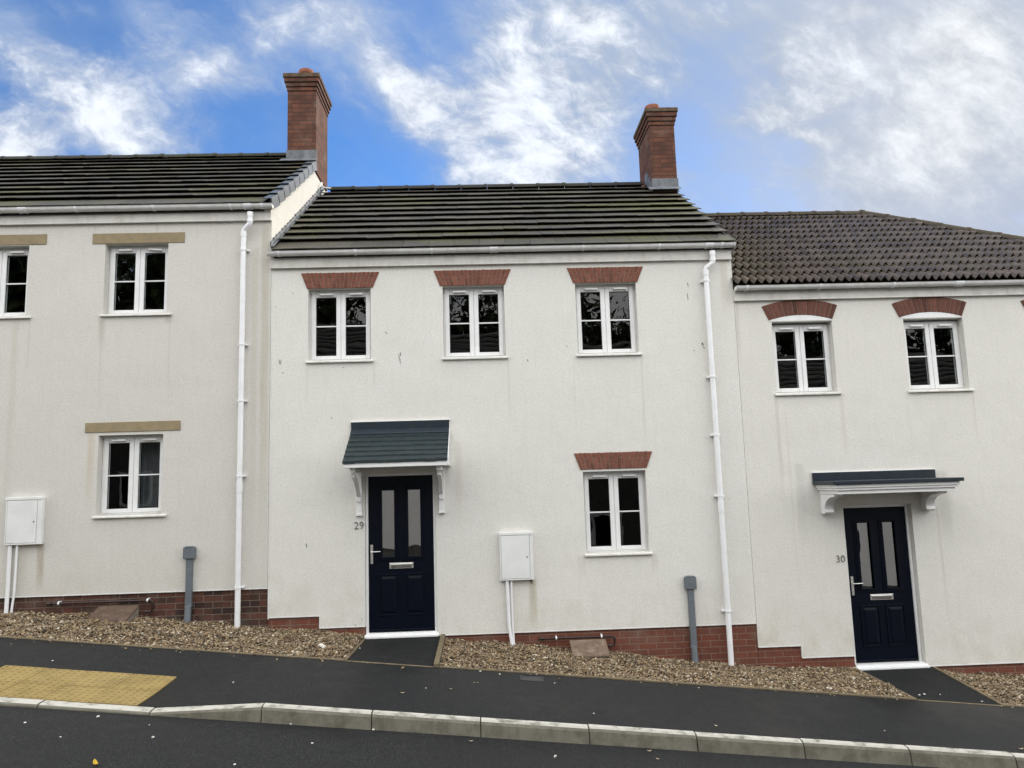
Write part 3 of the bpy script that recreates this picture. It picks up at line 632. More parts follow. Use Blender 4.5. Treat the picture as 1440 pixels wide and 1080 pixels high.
def chimney(parent, x0, x1, y0, y1, zb, zt, pot, apron_z):
    c = MB(); c.box(x0, x1, y0, y1, zb, zt - 0.30)
    for a, b, o in ((zt - 0.30, zt - 0.232, 0.012), (zt - 0.232, zt - 0.158, 0.03), (zt - 0.158, zt - 0.082, 0.05)):
        c.box(x0 - o, x1 + o, y0 - o, y1 + o, a + 0.004, b)
    co = c.build('chimney', 'brick_chimney', parent, bevel=0.006)
    k = MB(); k.box(x0 - 0.068, x1 + 0.068, y0 - 0.068, y1 + 0.068, zt - 0.078, zt - 0.002); k.build('chimney_cap', 'cap_mortar', co, bevel=0.012)
    p = MB(); px, py = pot; n = 20
    prof = [(0.15, -0.03), (0.14, 0.05), (0.118, 0.09), (0.114, 0.19), (0.128, 0.205), (0.132, 0.255), (0.124, 0.272), (0.10, 0.272), (0.095, 0.1)]
    vs = [(px + r * math.cos(6.28318 * i / n), py + r * math.sin(6.28318 * i / n), zt + z) for r, z in prof for i in range(n)]
    p.add(vs, [(q * n + i, q * n + (i + 1) % n, (q + 1) * n + (i + 1) % n, (q + 1) * n + i) for q in range(len(prof) - 1) for i in range(n)])
    p.build('chimney_pot', 'terracotta', co, smooth=True)
    f = MB(); f.box(x0 - 0.012, x1 + 0.012, y0 - 0.016, y0 - 0.001, apron_z - 0.05, apron_z + 0.155)
    zz = apron_z - 0.02
    f.hexa([(x0 - 0.09, y0 - 0.14, zz - 0.062), (x1 + 0.02, y0 - 0.14, zz - 0.062), (x1 + 0.02, y0 - 0.012, zz + 0.02), (x0 - 0.09, y0 - 0.012, zz + 0.02), (x0 - 0.09, y0 - 0.14, zz - 0.05), (x1 + 0.02, y0 - 0.14, zz - 0.05), (x1 + 0.02, y0 - 0.012, zz + 0.032), (x0 - 0.09, y0 - 0.012, zz + 0.032)])
    f.prism([(y0 - 0.014, apron_z - 0.06), (y0 + 0.5, apron_z + 0.26), (y0 + 0.5, apron_z + 0.42), (y0 + 0.3, apron_z + 0.40), (y0 + 0.3, apron_z + 0.26), (y0 + 0.12, apron_z + 0.25), (y0 + 0.12, apron_z + 0.119), (y0 - 0.014, apron_z + 0.119)], x0 - 0.012, x0 - 0.001, 'x')
    f.build('lead_flashing', 'lead', co)
    return co
def gable(parent, name, mat, xa, xb, zb, ztop, ze, depth=6.06, ywall=0.28):
    zr = ze + TAN * (depth / 2 + 0.02) - 0.09; z0 = ze + TAN * 0.07 - 0.09
    m = MB(); m.prism([(ywall, zb), (ywall, ztop + 0.002), (0.0, ztop + 0.002), (0.0, max(z0, ztop + 0.003)), (depth / 2 - 0.05, zr), (depth - 0.1, z0), (depth - 0.1, zb)], xa, xb, 'x')
    return m.build(name, mat, parent)
def door(parent, x0, x1, z0, z1, yf, fr=(0.035, 0.035), th=(None, None)):
    """composite door: two tall glazed panels over two raised panels"""
    d = MB(); W = x1 - x0; ya = yf
    gx = ((x0 + 0.155, x0 + 0.330), (x1 - 0.325, x1 - 0.150)); gz = (z0 + 0.895, z0 + 1.735)
    xs = [x0, gx[0][0], gx[0][1], gx[1][0], gx[1][1], x1]
    for i in range(5):
        if i in (1, 3): d.box(xs[i], xs[i + 1], ya, ya + 0.045, z0, gz[0]); d.box(xs[i], xs[i + 1], ya, ya + 0.045, gz[1], z1)
        else: d.box(xs[i], xs[i + 1], ya, ya + 0.045, z0, z1)
    me_ = MB(); me_.v, me_.f = d.v, d.f
    do = me_.build('door', 'door_navy', parent)
    m = MB()
    for a, b in gx:      # mouldings round the glass
        for q, (o, i_, yy) in enumerate(((0.042, 0.018, ya - 0.010), (0.018, -0.010, ya - 0.018))):
            for p in ((a - o, a - i_, gz[0] - o, gz[1] + o), (b + i_, b + o, gz[0] - o, gz[1] + o), (a - i_, b + i_, gz[0] - o, gz[0] - i_), (a - i_, b + i_, gz[1] + i_, gz[1] + o)):
                m.box(p[0], p[1], yy, ya - 0.0005, p[2], p[3])
        pa, pb, pc, pd = a - 0.04, b + 0.04, z0 + 0.19, z0 + 0.70      # raised panels
        for p in ((pa, pa + 0.022, pc, pd), (pb - 0.022, pb, pc, pd), (pa + 0.022, pb - 0.022, pc, pc + 0.022), (pa + 0.022, pb - 0.022, pd - 0.022, pd)): m.box(p[0], p[1], ya - 0.010, ya - 0.0005, p[2], p[3])
        ia, ib, ic, id_ = pa + 0.034, pb - 0.034, pc + 0.034, pd - 0.034; s_ = 0.03
        m.add([(ia, ya - 0.0005, ic), (ib, ya - 0.0005, ic), (ib, ya - 0.0005, id_), (ia, ya - 0.0005, id_), (ia + s_, ya - 0.012, ic + s_), (ib - s_, ya - 0.012, ic + s_), (ib - s_, ya - 0.012, id_ - s_), (ia + s_, ya - 0.012, id_ - s_)],
              [(0, 1, 5, 4), (1, 2, 6, 5), (2, 3, 7, 6), (3, 0, 4, 7), (4, 5, 6, 7)])
    m.build('door_moulding', 'door_navy', do, bevel=0.004)
    for a, b in gx:
        g = MB(); g.add([(a - 0.008, ya + 0.016, gz[0] - 0.008), (b + 0.008, ya + 0.016, gz[0] - 0.008), (b + 0.008, ya + 0.016, gz[1] + 0.008), (a - 0.008, ya + 0.016, gz[1] + 0.008)], [(0, 1, 2, 3)]); g.build('glass_panel', 'door_glass', do)
    l = MB(); c = (x0 + x1) / 2; l.box(c - 0.150, c + 0.150, ya - 0.012, ya - 0.001, z0 + 0.757, z0 + 0.830)
    l.box(c - 0.135, c + 0.135, ya - 0.019, ya - 0.0115, z0 + 0.800, z0 + 0.818); lo = l.build('letterbox', 'chrome', do, bevel=0.004)
    l = MB(); l.box(c - 0.125, c + 0.125, ya - 0.016, ya - 0.0118, z0 + 0.767, z0 + 0.798); l.build('letterbox_flap', 'slot_grey', do, bevel=0.003)
    h = MB(); hx = x0 + 0.038; h.box(hx - 0.016, hx + 0.016, ya - 0.014, ya - 0.001, z0 + 0.825, z0 + 1.060)
    h.tube([(hx, ya - 0.01, z0 + 0.975), (hx, ya - 0.052, z0 + 0.975), (hx + 0.012, ya - 0.058, z0 + 0.975), (hx + 0.115, ya - 0.056, z0 + 0.977)], 0.0095, 10)
    h.tube([(hx, ya - 0.012, z0 + 0.885), (hx, ya - 0.02, z0 + 0.885)], 0.009, 12); h.build('handle', 'chrome', do, bevel=0.005)
    w = MB(); w.box(x0 + 0.02, x1 - 0.02, ya - 0.024, ya - 0.0005, z0 + 0.012, z0 + 0.035); w.build('weather_bar', 'door_navy', do, bevel=0.006)
    f = MB(); a, b = fr
    f.box(x0 - a, x0 - 0.003, ya - 0.022, ya + 0.05, z0 - 0.03, z1 + 0.003); f.box(x1 + 0.003, x1 + b, ya - 0.022, ya + 0.05, z0 - 0.03, z1 + 0.003); f.box(x0 - a, x1 + b, ya - 0.0235, ya + 0.05, z1 + 0.003, z1 + 0.036)
    f.build('door_frame', 'white_upvc', do, bevel=0.004)
    t = MB(); ta, tb = th
    t.hexa([(ta, -0.055, z0 - 0.058), (tb, -0.055, z0 - 0.058), (tb, 0.12, z0 - 0.058), (ta, 0.12, z0 - 0.058), (ta, -0.055, z0 - 0.035), (tb, -0.055, z0 - 0.035), (tb, -0.002, z0 - 0.018), (ta, -0.002, z0 - 0.018)])
    t.box(x0 - a + 0.002, x1 + b - 0.002, -0.001, ya + 0.05, z0 - 0.034, z0 - 0.004); t.build('threshold', 'white_upvc', do, bevel=0.004)
    return do
def number(parent, txt, x0, x1, z0, z1, mat='number_grey'):
    cu = bpy.data.curves.new('house_number', 'FONT'); cu.body = txt; cu.extrude = 0.02; cu.size = 1; cu.offset = -0.014; cu.space_character = 1.08
    o = bpy.data.objects.new('tmp', cu); COL.objects.link(o); dg = bpy.context.evaluated_depsgraph_get(); me = bpy.data.meshes.new_from_object(o.evaluated_get(dg)); bpy.data.objects.remove(o)
    co = np.empty(len(me.vertices) * 3); me.vertices.foreach_get('co', co); co = co.reshape(-1, 3)
    mn, mx = co.min(0), co.max(0); u = (co - mn) / (mx - mn)
    out = np.stack([x0 + u[:, 0] * (x1 - x0), -0.009 + (1 - u[:, 2]) * 0.0085, z0 + u[:, 1] * (z1 - z0)], 1); me.vertices.foreach_set('co', out.ravel()); me.update()
    me.name = 'house_number'; return link('house_number', me, mat, parent)
def meter_box(parent, x0, x1, z0, z1, side, pipes, zg):
    b = MB(); b.box(x0, x1, -0.06, -0.001, z0, z1); b.box(x0 - 0.006, x1 + 0.006, -0.075, -0.06, z1 - 0.03, z1 + 0.008)
    for p in ((x0, x0 + 0.016, z0, z1 - 0.03), (x1 - side, x1, z0, z1 - 0.03), (x0 + 0.016, x1 - side, z0, z0 + 0.016)): b.box(p[0], p[1], -0.07, -0.06, p[2], p[3])
    bo = b.build('meter_box', 'meter_white', parent, bevel=0.005)
    d = MB(); d.box(x0 + 0.020, x1 - side - 0.004, -0.072, -0.061, z0 + 0.02, z1 - 0.034); d.build('meter_door', 'meter_white', bo, bevel=0.004)
    k = MB(); cx, cz = x1 - side - 0.035, (z0 + z1) / 2 - 0.01; k.tube([(cx, -0.0715, cz), (cx, -0.076, cz)], 0.009, 10); k.build('meter_lock', 'dark_metal', bo)
    for x, r, dx in pipes:
        p = MB(); p.tube([(x, -0.035, z0 - 0.001), (x + dx * 0.3, -0.036, zg + 0.25), (x + dx, -0.04, zg + 0.08), (x + dx * 1.2, -0.05, zg - 0.1)], r, 14); p.build('service_pipe', 'pipe_upvc', bo, smooth=True)
    return bo
def cable_box(parent, x0, x1, z0, z1, zg):
    b = MB(); b.box(x0, x1, -0.07, -0.001, z0, z1); b.box(x0 + 0.02, x1 - 0.02, -0.075, -0.01, z1 - 0.004, z1 + 0.012)
    bo = b.build('cable_box', 'cable_grey', parent, bevel=0.01)
    cx = (x0 + x1) / 2; p = MB(); w = 0.038
    p.box(cx - w, cx + w, -0.052, -0.003, zg + 0.16, z0 + 0.005); p.box(cx - w - 0.004, cx + w + 0.004, -0.056, -0.004, zg + 0.15, zg + 0.175)
    p.build('cable_channel', 'cable_grey', bo, bevel=0.006)
    q = MB(); q.tube([(cx, -0.035, zg + 0.17), (cx, -0.045, zg + 0.08), (cx - 0.004, -0.06, zg - 0.1)], [0.036, 0.04, 0.042], 14); q.build('cable_bend', 'cable_grey', bo, smooth=True)
    return bo
def overflow(parent, x0, x1, z, clips, xd, zd):
    p = MB(); r = 0.0125; p.tube([(x0 - 0.09, 0.06, z - 0.002), (x0 - 0.02, -0.02, z), (x0, -0.03, z), (x1, -0.03, z), (x1 + 0.025, -0.03, z - 0.01), (x1 + 0.034, -0.03, z - 0.035), (x1 + 0.03, -0.03, zd + 0.03), (x1 + 0.02, -0.03, zd), (x1 - 0.05, -0.035, zd - 0.004)], r, 10)
    p.tube([(x0 - 0.06, -0.024, z), (x0 + 0.0, -0.03, z)], 0.019, 10); po = p.build('overflow_pipe', 'pipe_brown', parent, smooth=True)
    for c in clips:
        k = MB(); k.tube([(c - 0.009, -0.03, z), (c + 0.009, -0.03, z)], 0.0185, 12); k.box(c - 0.009, c + 0.009, -0.03, 0.021, z + 0.006, z + 0.024); k.build('pipe_clip', 'white_upvc', po)
def plinth(parent, mat, spans):
    m = MB()
    for a, b, z in spans: m.box(a, b, 0.018, 0.279, wall_z((a + b) / 2) - 1.0, z - 0.001)
    return m.build('plinth', mat, parent)
def bell_bead(parent, spans):
    b = MB()
    for a, b_, z in spans: b.box(a, b_, -0.004, 0.02, z - 0.002, z + 0.010)
    for (a, b_, z), (a2, b2, z2) in zip(spans, spans[1:]):
        if abs(b_ - a2) < 1e-3 and z2 < z: b.box(a2 - 0.001, a2 + 0.009, -0.0035, 0.0195, z2 + 0.0101, z - 0.0021)
    return b.build('render_bead', 'render_bead', parent)
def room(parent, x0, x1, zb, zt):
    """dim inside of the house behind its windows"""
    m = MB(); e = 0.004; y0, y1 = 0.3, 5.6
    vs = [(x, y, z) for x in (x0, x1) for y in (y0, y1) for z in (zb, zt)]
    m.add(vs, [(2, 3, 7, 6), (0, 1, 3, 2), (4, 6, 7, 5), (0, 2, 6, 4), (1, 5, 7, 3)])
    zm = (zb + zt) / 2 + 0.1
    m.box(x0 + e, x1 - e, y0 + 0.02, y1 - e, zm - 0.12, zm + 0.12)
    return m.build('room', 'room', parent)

# ================================================================== HOUSE ON THE LEFT
UW = [(-6.615, -5.815), (-4.85, -4.05)]
def house_left():
    X0, X1 = -13.0, -2.727; ze = 5.47
    h = thing('terraced_house', 'left terraced house with buff stone lintels, dark brick plinth and grey edged gable', 'house', (-5.5, 0, 0.35), 'terraced houses')
    ops = [(a, b, 4.068, 4.993) for a, b in UW] + [(-4.84, -4.045, 1.528, 2.516), (-8.4, -7.6, 4.068, 4.993), (-10.2, -9.4, 4.068, 4.993)]
    wall_front('wall', 'render_left', h, X0, X1, 5.37, [(X0, X1, 0.577)], ops)
    plinth(h, 'brick_dark', [(X0, X1, 0.577)]); bell_bead(h, [(X0, X1, 0.577)])
    gable(h, 'gable_wall', 'render_left', X1 - 0.22, X1, -1.0, 5.37, ze); gable(h, 'gable_wall', 'render_left', X0, X0 + 0.22, -0.6, 5.37, ze)
    m = MB(); m.box(X0 + .22, X1 - .22, 5.7, 5.95, -0.6, 5.4); m.build('rear_wall', 'render_left', h)
    room(h, X0 + 0.24, X1 - 0.24, 0.3, 5.3)
    for i, (a, b, c, d) in enumerate(ops): window(h, a, b, c, d, tilt=0.006 if i == 1 else None, curtain=(-4.46, -4.06) if i == 2 else None, sill_over=(0.03, 0.07))
    for a, b, c, d in ((-6.83, -5.598, 5.004, 5.142), (-5.018, -3.842, 4.996, 5.135), (-5.008, -3.833, 2.555, 2.680), (-8.6, -7.4, 4.998, 5.138)):
        l = MB(); l.box(a, b, -0.010, 0.09, c, d); l.build('stone_lintel', 'stone_lintel', h, bevel=0.005)
    fascia(h, X0, X1, 5.262, 5.42, (-4.36, -7.6))
    g = gutter(h, X0, X1 + 0.035, 5.448, brackets=[-6.16 + 0.98 * k for k in range(4)] + [-2.82, -7.1], unions=(-5.85, -3.0))
    downpipe(h, -2.975, -3.065, 5.38, 0.0, clips=((4.86, 1), (3.62, 1), (1.96, 1), (0.61, 1), (2.9, 1)))
    r = slate_roof(h, X0, X1 - 0.07, ze); ridge(r, X0, X1 - 0.45, ze + TAN * 3.06 + 0.005)
    # dry verge: one cap per course along the gable
    v = MB(); e = (-0.075, ze); g_ = 3.06 * math.hypot(1, TAN) / 11
    for k in range(9):
        t0, t1 = k * g_ - 0.02, (k + 1) * g_ + 0.02
        for (xa, xb, n0, n1) in ((X1 - 0.085, X1 + 0.033, 0.052, 0.064), (X1 + 0.018, X1 + 0.033, -0.085, 0.051)):
            ps = []
            for dn in (n0, n1):
                for (xx, tt, up) in ((xa, t0, 0.020), (xb, t0, 0.020), (xb, t1, -0.012), (xa, t1, -0.012)): y, z = tx(e, tt, dn + up); ps.append((xx, y, z))
            v.hexa(ps)
    v.build('verge_caps', 'verge_grey', r, bevel=0.003)
    chimney(h, -3.175, -2.700, 2.42, 3.33, 7.0, 8.70, (-2.955, 2.80), 7.20)
    meter_box(h, -5.885, -5.452, 1.207, 1.775, 0.055, ((-5.83, 0.024, 0.0), (-5.745, 0.014, -0.02)), 0.38)
    cable_box(h, -3.74, -3.598, 0.972, 1.112, 0.24)
    overflow(h, -5.30, -4.13, 0.492, (-5.22, -4.16), -4.1, 0.36)
    return h
house_left()

# ================================================================== HOUSE IN THE MIDDLE (29)
def house_middle():
    X0, X1 = -2.721, 3.309; ze = 4.835
    h = thing('terraced_house', 'middle house with flat brick arches, sloping slate door canopy and number 29', 'house', (0.3, 0, -0.1), 'terraced houses')
    up = [(-2.25, -1.447), (-0.516, 0.284), (1.218, 2.020)]
    wins = [(a, b, 3.402, 4.342) for a, b in up] + [(1.218, 2.018, 0.868, 1.884)]
    dz = (-1.535, -0.655, -0.03, 1.938)
    wall_front('wall', 'render_middle', h, X0, X1, 4.74, [(X0, -2.096, 0.225), (-2.096, -1.535, 0.080), (-1.535, -0.655, -0.03), (-0.655, X1, -0.058)], wins + [dz])
    plinth(h, 'brick_red', [(X0, -2.096, 0.225), (-2.096, -1.536, 0.080), (-1.535, -0.656, -0.075), (-0.655, X1, -0.058)])
    bell_bead(h, [(X0, -2.096, 0.225), (-2.096, -1.54, 0.080)]); bell_bead(h, [(-0.65, X1, -0.058)])
    b = MB(); b.box(X0 - 0.001, X0 + 0.009, -0.0055, 0.004, 0.21, 4.6); b.build('corner_bead', 'render_bead', h)
    gable(h, 'gable_wall', 'render_middle', X1 - 0.22, X1, -1.5, 4.74, ze)
    m = MB(); m.box(X0 + 0.01, X1 - .22, 5.7, 5.95, -1.0, 4.8); m.build('rear_wall', 'render_middle', h)
    m = MB(); m.box(X0 + 0.002, X0 + 0.02, 0.281, 5.69, -1.0, 4.7); m.build('party_wall', 'room', h)
    room(h, X0 + 0.03, X1 - 0.24, -0.1, 4.68)
    for a, b_, c, d in wins: window(h, a, b_, c, d, sill_over=(0.022, 0.03))
    for x0 in (-2.263, -0.548, 1.197): flat_arch(h, x0, x0 + 0.845, x0 - 0.08, x0 + 0.93, 4.343, 4.548)
    flat_arch(h, 1.186, 2.037, 1.112, 2.117, 1.914, 2.120)
    fascia(h, X0 - 0.008, X1 - 0.004, 4.614, 4.785, (0.33, 1.9))
    gutter(h, X0 - 0.02, X1 + 0.025, 4.806, brackets=(-2.60, -1.62, -0.64, 1.33, 2.33, 3.16), unions=(0.165, 2.99))
    downpipe(h, 3.03, 2.938, 4.74, -0.62, clips=((4.32, -1), (3.05, -1), (1.53, -1), (0.12, -1), (2.3, -1)))
    r = slate_roof(h, X0 + 0.03, X1 + 0.045, ze)
    vb = MB(); pts = [tx((-0.075, ze), tt, nn) for tt, nn in ((0.0, -0.06), (3.62, -0.06), (3.62, 0.022), (0.0, 0.022))]; vb.prism(pts, X1 - 0.005, X1 + 0.028, 'x'); vb.build('verge_bedding', 'ridge_dark', r)
    ridge(r, X0 + 0.12, X1 - 0.45, ze + TAN * 3.06 + 0.005)
    # stepped lead where the roof meets the higher gable
    f = MB(); e = (-0.075, ze); n = 22; L = 3.06 * math.hypot(1, TAN)
    for k in range(n):
        t0, t1 = L * k / n + 0.05, L * (k + 1) / n + 0.085; ps = []
        for xx in (X0 - 0.002 , X0 + 0.012 + 0.004 * (k % 2)):
            for (tt, nn) in ((t0, 0.02), (t1, 0.02), (t1, 0.095), (t0, 0.115 + rnd.uniform(-0.008, 0.008))): y, z = tx(e, tt, nn); ps.append((xx, y, z))
        f.hexa([ps[0], ps[4], ps[5], ps[1], ps[3], ps[7], ps[6], ps[2]])
    ps = []
    for nn in (0.055, 0.062):
        for xx, tt in ((X0 + 0.0, 0.0), (X0 + 0.05, 0.0), (X0 + 0.05, L), (X0 + 0.0, L)): y, z = tx(e, tt, nn); ps.append((xx, y, z))
    f.hexa(ps); f.build('stepped_flashing', 'lead', r)
    u = MB(); y, z = 2.80, ze + TAN * 3.06 + 0.02; u.tube([(X0 + 0.03, y, z + 0.09), (X0 + 0.04, y - 0.03, z + 0.02), (X0 + 0.10, y - 0.05, z - 0.025), (X0 + 0.20, y - 0.04, z - 0.03)], 0.013, 8); u.build('ridge_end', 'white_upvc', r, smooth=True)
    chimney(h, 2.91, 3.335, 2.45, 3.38, 6.2, 8.02, (3.085, 2.90), 6.62)
    d = door(h, -1.497, -0.690, 0.0, 1.903, 0.055, (0.036, 0.033), (-1.545, -0.640))
    # canopy: navy flashing and slate courses over white boards on two brackets
    c = MB(); c.box(-1.70, -0.462, -0.028, -0.001, 2.44, 2.592)
    c.hexa([(-1.70, -0.10, 2.425), (-0.462, -0.10, 2.425), (-0.462, -0.0285, 2.47), (-1.70, -0.0285, 2.47), (-1.70, -0.10, 2.442), (-0.462, -0.10, 2.442), (-0.462, -0.0285, 2.50), (-1.70, -0.0285, 2.50)])
    co = c.build('canopy', 'canopy_navy', h, bevel=0.006)
    s = MB(); ya, za, yb, zb = -0.05, 2.445, -0.60, 2.075; n = 6
    for k in range(n):
        t0, t1 = k / n, (k + 1) / n + 0.02; nx = 9; xs = lin(-1.70, -0.465, 1.235 / nx)
        for i in range(nx):
            a, b_ = xs[i], xs[i + 1]; j = rnd.uniform(-0.004, 0.004); ht = 0.024
            y0, z0, y1, z1 = ya + (yb - ya) * t0, za + (zb - za) * t0, ya + (yb - ya) * t1, za + (zb - za) * t1 + j
            s.hexa([(a, y1, z1 - 0.01), (b_, y1, z1 - 0.01), (b_, y0, z0 - 0.012), (a, y0, z0 - 0.012), (a, y1, z1 + ht), (b_, y1, z1 + ht), (b_, y0, z0 + 0.006), (a, y0, z0 + 0.006)])
    s.build('canopy_slates', 'canopy_slate', co)
    w = MB(); w.box(-1.69, -0.468, -0.598, -0.575, 2.006, 2.066)
    for a, b_ in ((-1.69, -1.672), (-0.486, -0.468)): w.prism([(-0.5745, 2.006), (-0.002, 2.006), (-0.002, 2.42), (-0.06, 2.415), (-0.5745, 2.064)], a, b_, 'x')
    w.box(-0.4675, -0.452, -0.59, -0.002, 2.006, 2.03)
    w.prism([(-0.60, 2.03), (-0.60, 2.10), (-0.03, 2.50), (-0.001, 2.60), (-0.001, 2.42), (-0.04, 2.42)], -0.4612, -0.454, 'x')
    w.box(-1.705, -0.447, -0.030, -0.001, 2.5925, 2.598); w.box(-1.671, -0.487, -0.574, -0.003, 2.012, 2.03)
    w.build('canopy_boards', 'white_upvc', co, bevel=0.004)
    for x in (-1.60, -0.575):
        k = MB(); k.box(x - 0.034, x + 0.034, -0.045, -0.001, 1.43, 2.005); k.box(x - 0.04, x + 0.04, -0.05, -0.0008, 1.425, 1.45)
        k.box(x - 0.028, x + 0.028, -0.52, -0.0455, 1.955, 2.003)
        pts = []
        for i in range(9):
            u = i / 8; pts.append((-0.47 + 0.425 * u, 1.95 - 0.28 * u - 0.05 * math.sin(math.pi * u) * -1))
        pts2 = [(y + 0.012, z - 0.055) for y, z in pts[::-1]]
        k.prism(pts + pts2, x - 0.022, x + 0.022, 'x'); k.box(x - 0.026, x + 0.026, -0.075, -0.0455, 1.60, 1.655)
        k.tube([(x, -0.0455, 1.50), (x, -0.05, 1.50)], 0.009, 8); k.build('canopy_bracket', 'white_upvc', co, bevel=0.005)
    number(h, '29', -1.664, -1.552, 1.262, 1.350)
    meter_box(h, 0.134, 0.546, 0.580, 1.157, 0.04, ((0.215, 0.022, 0.035), (0.268, 0.012, 0.01)), -0.22)
    cable_box(h, 2.428, 2.570, 0.396, 0.546, -0.46)
    overflow(h, 0.65, 1.49, -0.135, (0.80, 1.36), 1.5, -0.245)
    # scrapes in the render
    s = MB()
    for px, py, L, a, wd in ((543, 468, 0.05, 55, .010), (562, 505, 0.13, 78, .006), (563, 498, 0.05, 88, .013), (412, 413, 0.015, 20, .012), (466, 588, 0.02, 80, .012), (393, 509, 0.07, 82, .006), (395, 509, 0.06, 97, .005), (398, 524, 0.03, 20, .008), (742, 507, 0.04, 70, .010), (797, 487, 0.03, 80, .006), (967, 417, 0.10, 88, .006), (967, 400, 0.06, 75, .006), (988, 484, 0.05, 65, .020), (990, 489, 0.03, 40, .014), (976, 493, 0.02, 60, .01), (483, 517, 0.02, 10, .008), (500, 880, 0.05, 60, .005), (509, 871, 0.03, 50, .005), (387, 432, 0.015, 30, .007), (1026, 702, 0.01, 0, .01), (431, 767, 0.06, 85, .008)):
        p = at(px, py); c, sn = math.cos(math.radians(-a)), math.sin(math.radians(-a)); pts = []
        for i in range(7): u = i / 6 - .5; pts.append((u * L, wd / 2 * (1 - (2 * u) ** 2) * rnd.uniform(.6, 1.1) + 0.001))
        poly = pts + [(x, -y * rnd.uniform(.4, 1)) for x, y in pts[::-1]]
        poly = [(p.x + x * c - y * sn, p.z + x * sn + y * c) for x, y in poly]; s.prism(poly, -0.003, 0.004, 'y')
    s.build('scrape_marks', 'scuff', h)
house_middle()

# ================================================================== HOUSE ON THE RIGHT (30)
def house_right():
    X0, X1 = 3.313, 9.70; ze = 4.245
    h = thing('terraced_house', 'right house with curved brick arches, pantiled hipped roof and number 30', 'house', (6.3, 0, -0.7), 'terraced houses')
    wins = [(3.79, 4.592, 2.823, 3.765), (5.552, 6.354, 2.819, 3.765), (7.30, 8.10, 2.819, 3.765)]
    dz = (4.520, 5.415, -0.63, 1.355)
    wall_front('wall', 'render_right', h, X0, X1, 4.17, [(X0, 3.853, -0.346), (3.853, 4.52, -0.493), (4.52, 5.415, -0.63), (5.415, X1, -0.652)], wins + [dz])
    plinth(h, 'brick_red', [(X0, 3.853, -0.346), (3.853, 4.519, -0.493), (4.52, 5.414, -0.67), (5.415, X1, -0.652)])
    bell_bead(h, [(X0, 3.853, -0.346), (3.853, 4.519, -0.493)]); bell_bead(h, [(5.416, X1, -0.652)])
    for xa in (X1 - 0.22,):
        m = MB(); m.box(xa, X1, 0.281, 6.0, -2.0, 4.17); m.build('side_wall', 'render_right', h)
    m = MB(); m.box(X0 + 0.002, X1 - .22, 5.7, 5.95, -1.6, 4.2); m.build('rear_wall', 'render_right', h)
    m = MB(); m.box(X0 + 0.002, X0 + 0.02, 0.281, 5.69, -1.6, 4.1); m.build('party_wall', 'room', h)
    room(h, X0 + 0.03, X1 - 0.24, -0.7, 4.1)
    for i, (a, b, c, d) in enumerate(wins): window(h, a, b, c, d - 0.02, curtain=None, sill_over=(0.03, 0.04))
    for x0 in (3.752, 5.500, 7.25): curved_arch(h, x0, x0 + 0.848, 3.787, 3.853, 0.203, 1.045)
    fascia(h, X0 - 0.006, X1, 4.050, 4.205, (4.83, 7.0))
    gutter(h, X0 - 0.004, X1 + 0.03, 4.222, brackets=(3.45, 4.42, 5.40, 7.2, 8.2), unions=(6.28,))
    # pantile slope cut by the hip on the right
    e = (-0.075, ze); SL = 3.06 * math.hypot(1, TAN); n = 12; g = SL / n; mb = MB(); P = 0.106
    hipx = lambda t: 9.75 - (9.75 - 6.68) * t / SL
    def wave(x):
        u = (x % P) / P; return 0.026 * math.cos(6.28318 * u) + 0.008 * math.cos(12.566 * u + 0.9)
    for k in range(n):
        t0, t1 = k * g, (k + 1) * g + 0.10; xs = lin(X0 - 0.02, 9.75, P / 10); m = len(xs); vs = []
        tile = {}
        for (tt, n0, wsc) in ((t0, 0.050, 1), (t0, 0.066, 1), (t1, 0.010, 1)):
            for x in xs:
                ti = int((x + 50) / (3 * P)); j = tile.setdefault(ti, (rnd.uniform(-0.004, 0.004), rnd.uniform(-0.004, 0.004)))
                xx = min(x, hipx(min(tt, SL))); y, z = tx(e, min(tt, SL) + (j[1] if tt == t0 else 0), n0 + wave(x) + (j[0] if tt == t0 else 0)); vs.append((xx, y, z))
        fs = [(r_ * m + i, r_ * m + i + 1, (r_ + 1) * m + i + 1, (r_ + 1) * m + i) for r_ in range(2) for i in range(m - 1)]
        # break the mesh between tiles so that each takes its own tone
        step = 30
        for a in range(0, m - 1, step):
            b_ = min(a + step, m - 1); ids = [r_ * m + i for r_ in range(3) for i in range(a, b_ + 1)]; w = b_ - a + 1
            mb.add([vs[q] for q in ids], [(r_ * w + i, r_ * w + i + 1, (r_ + 1) * w + i + 1, (r_ + 1) * w + i) for r_ in range(2) for i in range(w - 1)])
    me = bpy.data.meshes.new('roof'); me.from_pydata(mb.v, [], mb.f); me.update()
    bm = bmesh.new(); bm.from_mesh(me); bmesh.ops.dissolve_degenerate(bm, edges=bm.edges, dist=1e-5)
    for f in bm.faces:
        if f.normal.z < 0 and f.normal.y > 0: f.normal_flip()
    bm.to_mesh(me); bm.free()
    r = link('roof', me, 'tile_pan', h, smooth=True)
    zr = ze + TAN * 3.06 - 0.02; d = MB(); xr = 6.68; xe = 9.76; y0, z0 = -0.06, ze - 0.015
    top = [(X0 + 0.005, y0, z0), (xe, y0, z0), (xr, 2.985, zr), (X0 + 0.005, 2.985, zr), (X0 + 0.005, 6.03, z0), (xe, 6.03, z0)]
    d.add(top + [(x, y, z0 - 0.05) for x, y, z in (top[0], top[1], top[5], top[4])], [(0, 1, 2, 3), (1, 5, 2), (3, 2, 5, 4), (6, 7, 1, 0), (7, 8, 5, 1), (8, 9, 4, 5), (9, 6, 0, 3, 4), (6, 9, 8, 7)])
    d.build('roof_deck', 'ridge_brown', r)
